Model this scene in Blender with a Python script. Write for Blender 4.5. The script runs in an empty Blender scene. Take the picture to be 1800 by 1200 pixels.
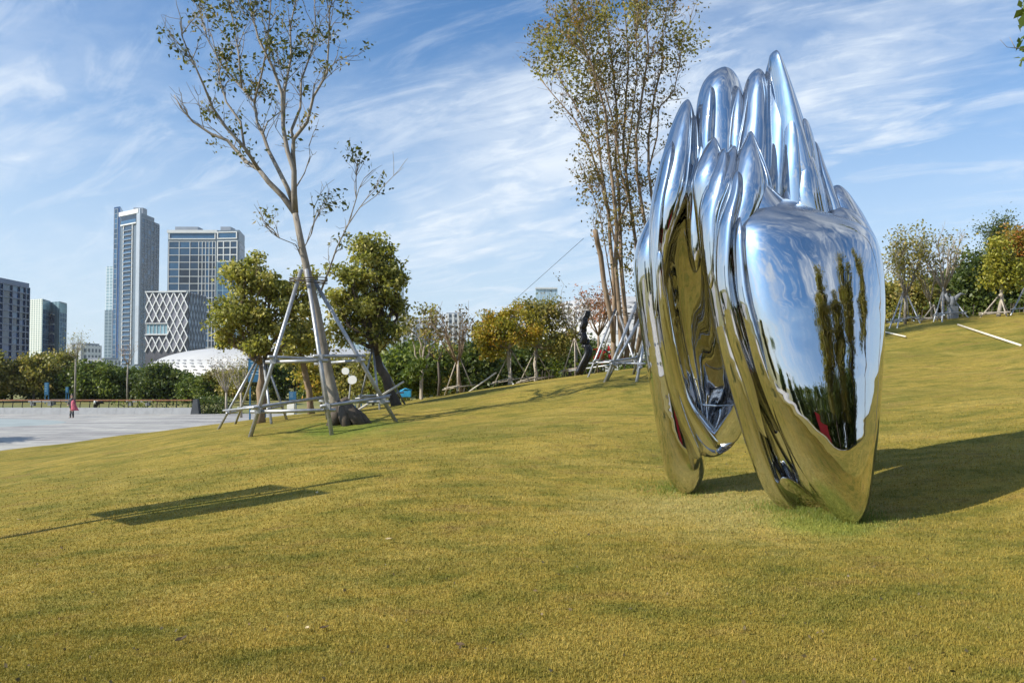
import bpy, math, random
import numpy as np
from mathutils import Vector, Matrix

# ------------------------------------------------------------------ camera, world, sun, exposure
scene = bpy.context.scene
C = scene.collection
F = 1413.0; HZ = 645.0; CH = 1.6            # focal length in photo pixels, horizon row, eye height
PIT = math.atan((HZ - 600) / F)
SUN_EL = math.radians(37.0); SUN_AZ = math.radians(70.0)     # azimuth in which shadows fall, clockwise from +Y
SD = Vector((math.sin(SUN_AZ) * math.cos(SUN_EL), math.cos(SUN_AZ) * math.cos(SUN_EL), -math.sin(SUN_EL)))

cd = bpy.data.cameras.new('camera'); cam = bpy.data.objects.new('camera', cd); C.objects.link(cam)
cam.location = (0, 0, CH); cam.rotation_euler = (math.pi / 2 + PIT, 0, 0)
cd.sensor_width = 36; cd.lens = 36 * F / 1800; cd.clip_start = 0.05; cd.clip_end = 9000
scene.camera = cam

world = bpy.data.worlds.new('World'); scene.world = world; world.use_nodes = True
wt = world.node_tree; wt.nodes.clear()
def wn(t, **k):
    n = wt.nodes.new(t)
    for a, b in k.items(): setattr(n, a, b)
    return n
sky = wn('ShaderNodeTexSky', sky_type='NISHITA', sun_disc=False, sun_elevation=SUN_EL,
         sun_rotation=SUN_AZ + math.pi, air_density=1.0, dust_density=0.5, ozone_density=2.2, altitude=50)
tc = wn('ShaderNodeTexCoord'); sep = wn('ShaderNodeSeparateXYZ'); wt.links.new(tc.outputs['Generated'], sep.inputs[0])
def wmath(op, a, b=None, clamp=False):
    n = wn('ShaderNodeMath', operation=op, use_clamp=clamp)
    for i, v in enumerate((a, b)):
        if v is None: continue
        if isinstance(v, (int, float)): n.inputs[i].default_value = v
        else: wt.links.new(v, n.inputs[i])
    return n.outputs[0]
zc = wmath('ADD', wmath('MAXIMUM', sep.outputs[2], 0.0), 0.16)
u = wmath('DIVIDE', sep.outputs[0], zc); v = wmath('DIVIDE', sep.outputs[1], zc)
cmb = wn('ShaderNodeCombineXYZ'); wt.links.new(u, cmb.inputs[0]); wt.links.new(v, cmb.inputs[1])
def cloud_layer(rot, sc, scale, detail, rough, lo, hi, seed, dist=0.6):
    r0 = wn('ShaderNodeMapping'); r0.inputs['Rotation'].default_value = (0, 0, rot); wt.links.new(cmb.outputs[0], r0.inputs[0])
    mp = wn('ShaderNodeMapping'); mp.inputs['Scale'].default_value = sc; mp.inputs['Location'].default_value = (seed, seed * .37, seed * .11)
    wt.links.new(r0.outputs[0], mp.inputs[0])
    nz = wn('ShaderNodeTexNoise'); nz.inputs['Scale'].default_value = scale; nz.inputs['Detail'].default_value = detail
    nz.inputs['Roughness'].default_value = rough; nz.inputs['Distortion'].default_value = dist
    wt.links.new(mp.outputs[0], nz.inputs['Vector'])
    mr = wn('ShaderNodeMapRange', interpolation_type='SMOOTHSTEP'); mr.inputs[1].default_value = lo; mr.inputs[2].default_value = hi
    wt.links.new(nz.outputs[0], mr.inputs[0]); return mr.outputs[0]
CS = 50.27
c_a = cloud_layer(math.radians(46), (0.60, 1.30, 1), 1.15, 12, 0.58, 0.42, 0.66, CS, 0.7)
c_b = cloud_layer(math.radians(38), (0.8, 2.2, 1), 2.6, 12, 0.64, 0.45, 0.70, CS + 8.5, 1.1)
c_c = cloud_layer(math.radians(20), (1.0, 1.3, 1), 6.5, 8, 0.60, 0.30, 0.62, CS + 5.1, 0.6)
c_big = cloud_layer(0.3, (0.6, 0.6, 1), 0.8, 2, 0.5, 0.34, 0.60, CS + 2.9, 0.2)
cl = wmath('MULTIPLY', wmath('MULTIPLY', wmath('ADD', wmath('MULTIPLY', c_a, 0.95), wmath('MULTIPLY', c_b, 0.55)), wmath('ADD', wmath('MULTIPLY', c_big, 0.80), 0.25), True), wmath('ADD', wmath('MULTIPLY', c_c, 0.4), 0.6))
hz = wn('ShaderNodeMapRange', interpolation_type='SMOOTHSTEP'); hz.inputs[1].default_value = 0.0; hz.inputs[2].default_value = 0.42
hz.inputs[3].default_value = 0.80; hz.inputs[4].default_value = 0.0; wt.links.new(sep.outputs[2], hz.inputs[0])
clm = wmath('MULTIPLY', wmath('ADD', cl, wmath('MULTIPLY', c_b, .16)), 0.85, True)
hmix = wn('ShaderNodeMix', data_type='RGBA'); wt.links.new(hz.outputs[0], hmix.inputs[0]); hmix.inputs[7].default_value = (5.6, 6.5, 7.5, 1)
mix = wn('ShaderNodeMix', data_type='RGBA'); wt.links.new(clm, mix.inputs[0])
tint = wn('ShaderNodeMix', data_type='RGBA', blend_type='MULTIPLY'); tint.inputs[0].default_value = 1.0; tint.inputs[7].default_value = (.66, 1.03, 1.30, 1)
wt.links.new(sky.outputs[0], tint.inputs[6]); wt.links.new(tint.outputs[2], hmix.inputs[6]); wt.links.new(hmix.outputs[2], mix.inputs[6]); mix.inputs[7].default_value = (6.8, 7.5, 8.3, 1)
dt = wn('ShaderNodeVectorMath', operation='DOT_PRODUCT'); wt.links.new(tc.outputs['Generated'], dt.inputs[0]); dt.inputs[1].default_value = tuple(-SD)
aur = wmath('ADD', wmath('MULTIPLY', wmath('POWER', wmath('MAXIMUM', dt.outputs['Value'], 0.0), 22.0), 2.2), 1.0)
glow = wn('ShaderNodeVectorMath', operation='SCALE'); wt.links.new(mix.outputs[2], glow.inputs[0]); wt.links.new(aur, glow.inputs['Scale'])
bg = wn('ShaderNodeBackground'); bg.inputs[1].default_value = 0.092; wt.links.new(glow.outputs[0], bg.inputs[0])
wo = wn('ShaderNodeOutputWorld'); wt.links.new(bg.outputs[0], wo.inputs[0])

sl = bpy.data.lights.new('sun', 'SUN'); sl.energy = 5.0; sl.angle = math.radians(0.53); sl.color = (1.0, 0.93, 0.80)
so = bpy.data.objects.new('sun', sl); C.objects.link(so); so.rotation_euler = SD.to_track_quat('-Z', 'Y').to_euler()
so.location = (-30, -10, 30)
vs = scene.view_settings; vs.view_transform = 'Standard'; vs.look = 'None'; vs.gamma = 1.0; vs.use_curve_mapping = False
vs.exposure = 0.46
scene.render.engine = 'CYCLES'
scene.cycles.max_bounces = 7; scene.cycles.diffuse_bounces = 3; scene.cycles.transmission_bounces = 3; scene.cycles.glossy_bounces = 6; scene.cycles.transparent_max_bounces = 8

# ------------------------------------------------------------------ photo geometry and terrain
def ray(px, py):
    x = (px - 900) / F; y = (600 - py) / F; c, s = math.cos(PIT), math.sin(PIT)
    return np.array([x, c - y * s, s + y * c])
def P(px, py, d):
    r = ray(px, py); r = r / r[1] * d
    return np.array([r[0], r[1], r[2] + CH])
CP = [(900,1200,4.07),(0,1200,4.3),(1800,1200,4.07),(1490,922,8.2),(1200,864,10.2),(1400,903,8.6),(1800,900,8.3),
(440,768,17.5),(583,765,17.6),(695,740,19),(610,743,18.8),(300,960,8.0),(0,945,9.5),(665,835,11),(330,892,10.2),(700,950,7.4),
(0,792,30),(180,770,28),(330,752,27),(440,740,25),(560,728,24),(700,711,25),(800,692,28),(1000,662,31),(1080,652,31),
(1080,672,22),(1000,760,14.5),(900,712,20.3),(1560,576,32),(1800,556,30),(1700,830,9.8),(1700,750,13),(1700,680,18),(1700,620,24),
(1300,780,13.5),(1300,690,20),(1350,620,31),(100,850,14.5),(100,800,24)]
tp = [P(*c) for c in CP] + [np.array(p, float) for p in [(0,0,0),(-5,0,-.15),(5,0,.1),(0,-8,0),(8,-8,.1),(-10,-8,-.2),(25,0,1.2),
 (25,-15,.8),(-20,0,-1.2),(-20,-15,-.8),(0,-30,.2),(-22,20,-1.7),(-30,35,-2.6),(-18,40,-2.6),(-6,42,-1.8),(5,45,.8),(20,45,3.6),
 (35,40,4.2),(40,20,3.2),(12,45,2.4)]]
tp = np.array(tp)
def _fit(p):
    n = len(p); xy = p[:, :2]; r2 = ((xy[:, None] - xy[None]) ** 2).sum(-1)
    K = .5 * r2 * np.log(r2 + 1e-12) + .01 * n * np.eye(n)
    A = np.zeros((n + 3, n + 3)); A[:n, :n] = K; A[:n, n] = 1; A[:n, n+1:] = xy; A[n, :n] = 1; A[n+1:, :n] = xy.T
    return np.linalg.solve(A, np.r_[p[:, 2], 0, 0, 0])
TW = _fit(tp)
GZ = -1.95                                   # the level of the low park ground round the hill
def H(x, y):
    x = np.asarray(x, float); y = np.asarray(y, float)
    o = TW[-3] + TW[-2] * x + TW[-1] * y
    for (a, b, _), w in zip(tp, TW):
        r2 = (x - a) ** 2 + (y - b) ** 2
        o = o + w * .5 * r2 * np.log(r2 + 1e-12)
    def ss(t): t = np.clip(t, 0, 1); return t * t * (3 - 2 * t)
    k = np.maximum.reduce([ss((y - 50) / 22), ss((x - 42) / 20), ss((-x - 30) / 20), ss((-y - 26) / 16)])
    o = np.clip(o, -4.5, 6)
    return o * (1 - k) + (-3.2) * k
def GH(x, y): return max(float(H(x, y)), GZ)
def hit(px, py):
    r = ray(px, py); r = r / r[1]; d = np.arange(2.5, 120, .02)
    dz = r[2] * d + CH - np.maximum(H(r[0] * d, d), GZ)
    i = np.argmax(dz < 0) if (dz < 0).any() else len(d) - 1
    return np.array([r[0] * d[i], d[i], r[2] * d[i] + CH])
def GP(px, d):
    x = (px - 900) / F * d
    return np.array([x, d, GH(x, d)])

# ------------------------------------------------------------------ mesh helpers
OFF = {}
def off(o): return OFF.get(o.name, Vector((0, 0, 0))) if o is not None else Vector((0, 0, 0))
def tag(o, label=None, cat=None, group=None, kind=None):
    if label: o['label'] = label
    if cat: o['category'] = cat
    if group: o['group'] = group
    if kind: o['kind'] = kind
    return o
def empty(name, loc, label, cat, group=None):
    o = bpy.data.objects.new(name, None); C.objects.link(o); o.location = Vector(loc); o.empty_display_size = .2
    OFF[o.name] = Vector(loc); return tag(o, label, cat, group)
def link(name, me, parent=None, loc=(0, 0, 0), rot=None):
    o = bpy.data.objects.new(name, me); C.objects.link(o)
    if parent is not None: o.parent = parent; OFF[o.name] = off(parent)
    o.location = Vector(loc) - (off(parent) if parent is not None and loc != (0, 0, 0) else Vector((0, 0, 0)))
    if rot is not None: o.rotation_euler = rot
    return o
class MB:
    def __init__(s): s.v = []; s.f = []
    def add(s, vs, fs):
        b = len(s.v); s.v += [tuple(p) for p in vs]; s.f += [tuple(b + i for i in f) for f in fs]; return s
    def box(s, c, size, R=None):
        hx, hy, hz_ = size[0] / 2, size[1] / 2, size[2] / 2; c = Vector(c); vs = []
        for x in (-hx, hx):
            for y in (-hy, hy):
                for z in (-hz_, hz_):
                    p = Vector((x, y, z)); vs.append((R @ p if R else p) + c)
        return s.add(vs, [(0,1,3,2),(4,6,7,5),(0,4,5,1),(2,3,7,6),(0,2,6,4),(1,5,7,3)])
    def tube(s, pts, rad, n=8, cap=True):
        pts = [Vector(p) for p in pts]; m = len(pts)
        if isinstance(rad, (int, float)): rad = [rad] * m
        b = len(s.v); t0 = (pts[1] - pts[0]).normalized()
        a = t0.orthogonal().normalized()
        for i, p in enumerate(pts):
            t = (pts[min(i+1, m-1)] - pts[max(i-1, 0)])
            t = t.normalized() if t.length > 1e-9 else t0
            a = (a - t * a.dot(t)); a = a.normalized() if a.length > 1e-6 else t.orthogonal().normalized()
            bb = t.cross(a)
            for k in range(n):
                w = 2 * math.pi * k / n
                s.v.append(tuple(p + (a * math.cos(w) + bb * math.sin(w)) * rad[i]))
        for i in range(m - 1):
            for k in range(n):
                k2 = (k + 1) % n
                s.f.append((b + i*n + k, b + i*n + k2, b + (i+1)*n + k2, b + (i+1)*n + k))
        if cap:
            s.f.append(tuple(b + k for k in reversed(range(n)))); s.f.append(tuple(b + (m-1)*n + k for k in range(n)))
        return s
    def mesh(s, name, mat, o=Vector((0, 0, 0)), smooth=False):
        me = bpy.data.meshes.new(name)
        me.from_pydata([(p[0]-o[0], p[1]-o[1], p[2]-o[2]) for p in s.v], [], s.f)
        if mat: me.materials.append(mat)
        if smooth: me.polygons.foreach_set('use_smooth', [True] * len(me.polygons))
        me.update(); return me
    def build(s, name, mat, parent=None, smooth=False):
        return link(name, s.mesh(name, mat, off(parent), smooth), parent)
def np_mesh(name, v, f, mat, smooth=False, attr=None, nside=4):
    """v (N,3), f (M,nside) -> mesh, attr = {name: per-face floats}"""
    me = bpy.data.meshes.new(name); M = len(f)
    me.vertices.add(len(v)); me.vertices.foreach_set('co', np.asarray(v, np.float32).ravel())
    me.loops.add(M * nside); me.loops.foreach_set('vertex_index', np.asarray(f, np.int32).ravel())
    me.polygons.add(M); me.polygons.foreach_set('loop_start', np.arange(0, M * nside, nside, dtype=np.int32))
    me.polygons.foreach_set('loop_total', np.full(M, nside, np.int32))
    if smooth: me.polygons.foreach_set('use_smooth', np.ones(M, bool))
    for k, a in (attr or {}).items():
        at = me.attributes.new(k, 'FLOAT', 'FACE'); at.data.foreach_set('value', np.asarray(a, np.float32))
    if mat: me.materials.append(mat)
    me.update(calc_edges=True); me.validate(); return me

# ------------------------------------------------------------------ materials
class NT:
    def __init__(s, name):
        s.m = bpy.data.materials.new(name); s.m.use_nodes = True; s.t = s.m.node_tree
        s.b = s.t.nodes['Principled BSDF']; s.o = s.t.nodes['Material Output']
    def n(s, t, **k):
        x = s.t.nodes.new(t)
        for a, b in k.items(): setattr(x, a, b)
        return x
    def l(s, a, b): s.t.links.new(a, b)
    def math(s, op, a, b=None, clamp=False):
        x = s.n('ShaderNodeMath', operation=op, use_clamp=clamp)
        for i, v_ in enumerate((a, b)):
            if v_ is None: continue
            if isinstance(v_, (int, float)): x.inputs[i].default_value = v_
            else: s.l(v_, x.inputs[i])
        return x.outputs[0]
    def coord(s, which='Object'): return s.n('ShaderNodeTexCoord').outputs[which]
    def pos(s): return s.n('ShaderNodeNewGeometry').outputs['Position']
    def noise(s, vec, scale, detail=4, rough=.55, dist=0, sc=None):
        if sc:
            mp = s.n('ShaderNodeMapping'); mp.inputs['Scale'].default_value = sc; s.l(vec, mp.inputs[0]); vec = mp.outputs[0]
        x = s.n('ShaderNodeTexNoise'); x.inputs['Scale'].default_value = scale; x.inputs['Detail'].default_value = detail
        x.inputs['Roughness'].default_value = rough; x.inputs['Distortion'].default_value = dist; s.l(vec, x.inputs['Vector'])
        return x.outputs[0]
    def ramp(s, fac, stops):
        r = s.n('ShaderNodeValToRGB'); e = r.color_ramp.elements
        while len(e) < len(stops): e.new(.5)
        for k, (p_, c_) in enumerate(stops): e[k].position = p_; e[k].color = (*c_, 1) if len(c_) == 3 else c_
        s.l(fac, r.inputs[0]); return r.outputs[0]
    def mixc(s, fac, a, b, mode='MIX'):
        x = s.n('ShaderNodeMix', data_type='RGBA', blend_type=mode)
        for i, v_ in ((0, fac), (6, a), (7, b)):
            if isinstance(v_, (int, float)): x.inputs[i].default_value = v_
            elif isinstance(v_, tuple): x.inputs[i].default_value = (*v_, 1)
            else: s.l(v_, x.inputs[i])
        return x.outputs[2]
    def bump(s, h, strength=.3, dist=.02):
        x = s.n('ShaderNodeBump'); x.inputs['Strength'].default_value = strength; x.inputs['Distance'].default_value = dist
        s.l(h, x.inputs['Height']); s.l(x.outputs[0], s.b.inputs['Normal']); return x
    def set(s, **k):
        for a, b in k.items():
            i = s.b.inputs[a.replace('_', ' ')]
            if hasattr(b, 'links') or isinstance(b, bpy.types.NodeSocket): s.l(b, i)
            else: i.default_value = (*b, 1) if isinstance(b, tuple) and len(b) == 3 else b
        return s
def surf(name, col, rough=.6, metal=0., var=.25, scale=3., bump=.15, bscale=None, spec=.5):
    t = NT(name); p = t.coord('Object')
    nz = t.noise(p, scale, 5, .6)
    lo = tuple(c * (1 - var) for c in col); hi = tuple(min(1, c * (1 + var)) for c in col)
    t.set(Base_Color=t.ramp(nz, [(.3, lo), (.7, hi)]), Metallic=metal, Roughness=rough)
    t.b.inputs['Specular IOR Level'].default_value = spec
    if bump: t.bump(t.noise(p, bscale or scale * 6, 4, .6), bump, .01)
    return t.m
def leafmat(name, stops, trans=.38):
    t = NT(name)
    a = t.n('ShaderNodeAttribute', attribute_name='tint')
    col = t.ramp(a.outputs['Fac'], stops)
    t.set(Base_Color=col, Roughness=.45); t.b.inputs['Specular IOR Level'].default_value = .32
    tr = t.n('ShaderNodeBsdfTranslucent')
    t.l(t.mixc(1.0, col, (1.0, 1.05, .55), 'MULTIPLY'), tr.inputs[0])
    mx = t.n('ShaderNodeMixShader'); mx.inputs[0].default_value = trans
    t.l(t.b.outputs[0], mx.inputs[1]); t.l(tr.outputs[0], mx.inputs[2]); t.l(mx.outputs[0], t.o.inputs[0])
    return t.m
M = {}
L_DARK = leafmat('leaf_dark', [(0, (.040, .060, .014)), (.5, (.085, .120, .028)), (1, (.17, .19, .048))])
L_GREEN = leafmat('leaf_green', [(0, (.055, .09, .018)), (.5, (.125, .17, .034)), (1, (.23, .26, .055))])
L_OLIVE = leafmat('leaf_olive', [(0, (.11, .115, .03)), (.45, (.24, .225, .055)), (.8, (.36, .31, .08)), (1, (.45, .33, .11))])
L_BUSH = leafmat('leaf_bush', [(0, (.12, .14, .035)), (.45, (.30, .30, .08)), (.8, (.46, .42, .12)), (1, (.58, .50, .20))], .45)
L_YELL = leafmat('leaf_yellow', [(0, (.15, .16, .022)), (.5, (.33, .28, .035)), (.85, (.46, .32, .04)), (1, (.48, .25, .04))])
L_LEMON = leafmat('leaf_lemon', [(0, (.12, .14, .02)), (.5, (.27, .27, .038)), (1, (.40, .35, .05))])
L_ORNG = leafmat('leaf_orange', [(0, (.13, .13, .022)), (.4, (.30, .22, .036)), (.75, (.42, .21, .04)), (1, (.40, .13, .035))])
L_RED = leafmat('leaf_red', [(0, (.16, .09, .04)), (.5, (.34, .14, .065)), (1, (.46, .18, .08))])
L_LIME = leafmat('leaf_lime', [(0, (.10, .16, .012)), (.6, (.26, .32, .02)), (1, (.45, .42, .03))])
L_FLOW = leafmat('flower_red', [(0, (.30, .012, .02)), (1, (.60, .03, .05))])
L_DRY = leafmat('leaf_dry', [(0, (.075, .07, .018)), (.5, (.18, .15, .038)), (.85, (.27, .19, .055)), (1, (.34, .19, .07))])
L_TALL = leafmat('leaf_tall', [(0, (.045, .06, .014)), (.5, (.11, .12, .028)), (.85, (.19, .17, .04)), (1, (.26, .19, .05))])
L_TWIG = leafmat('leaf_tan', [(0, (.10, .085, .05)), (.6, (.20, .155, .09)), (1, (.26, .17, .09))])
def barkmat(name, a, b, sc=6):
    t = NT(name); p = t.coord('Object')
    nz = t.noise(p, sc, 6, .65, .5, (1, 1, .45)); n2 = t.noise(p, 1.3, 3)
    t.set(Base_Color=t.mixc(t.math('MULTIPLY', n2, .7), t.ramp(nz, [(.3, a), (.7, b)]), tuple(x * .55 for x in a)), Roughness=.85)
    t.bump(nz, .5, .03); return t.m
BARK = barkmat('bark_grey', (.17, .145, .12), (.46, .41, .345))
BARK_D = barkmat('bark_dark', (.05, .04, .03), (.15, .115, .085))
BARK_T = barkmat('bark_tan', (.17, .115, .072), (.40, .295, .195))
BARK_P = barkmat('bark_pale', (.32, .27, .21), (.55, .48, .39))
STEEL = surf('galvanised_pole', (.36, .37, .385), .45, .6, .22, 9, .1)
BAMBOO = surf('weathered_prop', (.36, .31, .25), .75, 0, .3, 7, .2)
TIE = surf('rope_tie', (.07, .055, .04), .9, 0, .3, 20, .3)
PALE_POLE = surf('pale_pole', (.62, .56, .45), .6, 0, .2, 8, .1)
CONC = surf('pale_concrete', (.30, .305, .31), .8, 0, .12, 2.5, .2)
WHITE = surf('white_cladding', (.60, .61, .61), .5, 0, .06, .2, 0)
PANEL = surf('pale_metal_panel', (.36, .40, .45), .35, .2, .12, .05, 0)
SLATE = surf('slate_cladding', (.10, .135, .175), .4, 0, .12, .2, 0)
WHITE_D = surf('grey_cladding', (.27, .30, .34), .5, 0, .10, .2, 0)
BLACK = surf('black_metal', (.018, .018, .02), .34, .3, .3, 6, .1)
WOOD = surf('handrail_wood', (.30, .125, .05), .55, 0, .35, 5, .2)
BLUE = surf('blue_panel', (.02, .11, .22), .4, 0, .25, 1.5, 0)
def glass(name, col, rough=.06, var=.3, scale=.15, metal=.0):
    t = NT(name); oi = t.n('ShaderNodeObjectInfo')
    nz = t.noise(t.pos(), scale, 3); v_ = t.math('ADD', t.math('MULTIPLY', oi.outputs['Random'], .6), t.math('MULTIPLY', nz, .4))
    t.set(Base_Color=t.ramp(v_, [(.2, tuple(c * (1 - var) for c in col)), (.8, tuple(c * (1 + var) for c in col))]),
          Roughness=rough, Metallic=metal); t.b.inputs['Specular IOR Level'].default_value = .5; t.b.inputs['IOR'].default_value = 1.5
    return t.m
G_DARK = glass('dark_glass', (.014, .034, .064), .08, .6)
G_BLUE = glass('blue_glass', (.028, .085, .165), .10, .4)
G_PALE = glass('pale_glass', (.22, .36, .42), .12, .25)
G_NIGHT = glass('navy_glass', (.010, .045, .135), .12, .5)
def gridmat(name, a, b, cell, duty=.18, rough=.3):
    """a facade whose panes are far too small to tell apart"""
    t = NT(name); s_ = t.n('ShaderNodeSeparateXYZ'); t.l(t.coord('Object'), s_.inputs[0])
    def line(o_, c_):
        f_ = t.math('FRACT', t.math('DIVIDE', o_, c_)); return t.math('LESS_THAN', f_, duty)
    h = t.math('ADD', s_.outputs[0], s_.outputs[1])
    g = t.math('MAXIMUM', line(h, cell[0]), line(s_.outputs[2], cell[1]))
    nz = t.noise(t.pos(), .12, 3)
    t.set(Base_Color=t.mixc(g, t.ramp(nz, [(.3, tuple(c * .7 for c in b)), (.7, b)]), a), Roughness=rough); return t.m

# turf: the same colour field for the soil sheet and the blades
def turf(name, blades):
    t = NT(name); p = t.pos()
    big = t.noise(p, .22, 4, .6, .4, (1, 1.6, 1)); mid = t.noise(p, 1.1, 5, .65, .3, (1, 2.0, 1)); fine = t.noise(p, 22, 5, .7)
    col = t.ramp(big, [(.28, (.170, .155, .032)), (.46, (.240, .190, .040)), (.62, (.305, .228, .050)), (.8, (.215, .178, .038))])
    col = t.mixc(t.math('MULTIPLY', t.ramp(mid, [(.48, (0, 0, 0)), (.64, (1, 1, 1))]), .85), col, (.130, .130, .024))
    col = t.mixc(t.math('MULTIPLY', t.ramp(mid, [(.30, (1, 1, 1)), (.45, (0, 0, 0))]), .8), col, (.205, .142, .046))
    m3 = t.noise(p, .55, 4, .6, .8, (1, 1.8, 1)); col = t.mixc(t.math('MULTIPLY', t.ramp(m3, [(.50, (0, 0, 0)), (.66, (1, 1, 1))]), .5), col, (.36, .275, .075))
    m4 = t.noise(p, 2.6, 5, .7, .5, (1, 1.5, 1)); col = t.mixc(t.math('MULTIPLY', t.ramp(m4, [(.54, (0, 0, 0)), (.70, (1, 1, 1))]), .6), col, (.125, .118, .028))
    def patch(c, r_, colr, amt):
        sp = t.n('ShaderNodeVectorMath', operation='DISTANCE'); t.l(p, sp.inputs[0]); sp.inputs[1].default_value = c
        q = t.math('ADD', t.math('DIVIDE', sp.outputs['Value'], r_), t.math('MULTIPLY', t.math('SUBTRACT', t.noise(p, 1.4, 5, .7), .5), 1.3))
        return t.mixc(t.math('MULTIPLY', t.ramp(q, [(.35, (1, 1, 1)), (1.0, (0, 0, 0))]), amt), col, colr)
    col = patch((2.4, 9.0, 0), 2.0, (.34, .285, .115), .55); col = patch((3.1, 8.1, 0), .7, (.17, .20, .032), .7); col = patch((-3.7, 18.2, .25), 1.7, (.12, .165, .028), .8)
    if blades:
        a = t.n('ShaderNodeAttribute', attribute_name='tint')
        col = t.mixc(1.0, col, t.ramp(a.outputs['Fac'], [(0, (.88, .94, .70)), (.3, (1.22, 1.22, 1.0)), (.7, (1.48, 1.40, 1.25)), (1, (1.75, 1.6, 1.55))]), 'MULTIPLY')
        t.set(Base_Color=col, Roughness=.6); t.b.inputs['Specular IOR Level'].default_value = .25
        tr = t.n('ShaderNodeBsdfTranslucent'); t.l(col, tr.inputs[0]); mx = t.n('ShaderNodeMixShader'); mx.inputs[0].default_value = .3
        t.l(t.b.outputs[0], mx.inputs[1]); t.l(tr.outputs[0], mx.inputs[2]); t.l(mx.outputs[0], t.o.inputs[0])
    else:
        vf = t.noise(p, 60, 4, .7)
        col = t.mixc(1.0, col, t.ramp(fine, [(.3, (.72, .76, .66)), (.55, (1, 1, 1)), (.75, (1.18, 1.12, 1.05))]), 'MULTIPLY')
        col = t.mixc(1.0, col, t.ramp(vf, [(.3, (.70, .72, .62)), (.6, (1.08, 1.06, 1.0))]), 'MULTIPLY')
        st = t.noise(p, 3.2, 6, .75, .3, (1, 1.5, 1))
        col = t.mixc(1.0, col, t.ramp(st, [(.28, (.62, .66, .55)), (.48, (1, 1, 1)), (.72, (1.16, 1.12, 1.1))]), 'MULTIPLY')
        t.set(Base_Color=col, Roughness=.9); t.b.inputs['Specular IOR Level'].default_value = .1
        t.bump(t.math('ADD', t.math('MULTIPLY', fine, .6), t.math('MULTIPLY', t.noise(p, 7, 4, .7), 1.2)), .8, .04)
    return t.m
TURF = turf('turf', False); BLADE = turf('turf_blade', True)

# ------------------------------------------------------------------ ground sheets
def build_lawn():
    xs = np.concatenate([np.arange(-52, -14, .8), np.arange(-14, 18, .25), np.arange(18, 63, .8)])
    ys = np.concatenate([np.arange(-43, -4, 1.0), np.arange(-4, 36, .25), np.arange(36, 74, .8)])
    X, Y = np.meshgrid(xs, ys, indexing='ij'); Z = H(X, Y)
    Z = Z + .018 * np.sin(X * 1.7 + .6 * np.sin(Y * .9)) * np.sin(Y * 1.1 + .5) + .012 * np.sin(X * .63 + Y * 2.3)
    v_ = np.stack([X, Y, Z], -1).reshape(-1, 3); nx, ny = X.shape
    i = np.arange(nx * ny).reshape(nx, ny)
    f_ = np.stack([i[:-1, :-1], i[1:, :-1], i[1:, 1:], i[:-1, 1:]], -1).reshape(-1, 4)
    o = link('lawn', np_mesh('lawn', v_, f_, TURF, True)); tag(o, 'golden green mown lawn rising to the right', kind='structure')
    return o
build_lawn()
gm = NT('park_ground'); p_ = gm.pos()
gm.set(Base_Color=gm.ramp(gm.noise(p_, .08, 6, .6), [(.3, (.10, .12, .03)), (.55, (.20, .18, .05)), (.75, (.13, .14, .035))]), Roughness=.95)
mb = MB(); R_ = 2300; n_ = 48
mb.add([(R_ * math.cos(2*math.pi*k/n_), R_ * math.sin(2*math.pi*k/n_), GZ) for k in range(n_)], [tuple(range(n_))])
tag(mb.build('ground', gm.m), 'flat park ground reaching to the far buildings', kind='structure')

def paving():
    t = NT('plaza_paving'); p = t.pos()
    mp = t.n('ShaderNodeMapping'); t.l(p, mp.inputs[0])
    br = t.n('ShaderNodeTexBrick'); br.inputs['Scale'].default_value = 1.0; br.inputs['Mortar Size'].default_value = .012
    br.inputs['Brick Width'].default_value = 1.2; br.inputs['Row Height'].default_value = .6
    br.inputs['Color1'].default_value = (.36, .35, .33, 1); br.inputs['Color2'].default_value = (.26, .255, .245, 1); br.inputs['Mortar'].default_value = (.17, .16, .15, 1)
    t.l(mp.outputs[0], br.inputs['Vector'])
    st = t.noise(p, .5, 5, .65, 0, (.25, 1.6, 1))
    col = t.mixc(1.0, br.outputs[0], t.ramp(st, [(.34, (.62, .60, .62)), (.5, (1, 1, 1)), (.68, (1.22, 1.2, 1.12))]), 'MULTIPLY')
    t.set(Base_Color=col, Roughness=.8); return t.m
PAVE = paving()
mb = MB(); zp = GZ + .05
mb.add([(-150, 22, zp), (2, 22, zp), (2, 60.6, zp), (-150, 60.6, zp)], [(0, 1, 2, 3)])
tag(mb.build('plaza', PAVE), 'pale paved plaza below the lawn', kind='structure')
teal = surf('teal_paving', (.27, .305, .30), .7, 0, .12, .6, 0)
mb = MB(); ce = P(-230, 738, 50); rr = 9.5
mb.add([(ce[0] + rr * 1.25 * math.cos(2*math.pi*k/64), ce[1] + rr * .55 * math.sin(2*math.pi*k/64), zp + .004) for k in range(64)], [tuple(range(64))])
tag(mb.build('plaza_inlay', teal), 'curved teal paving inlay in the plaza', kind='structure')

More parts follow.
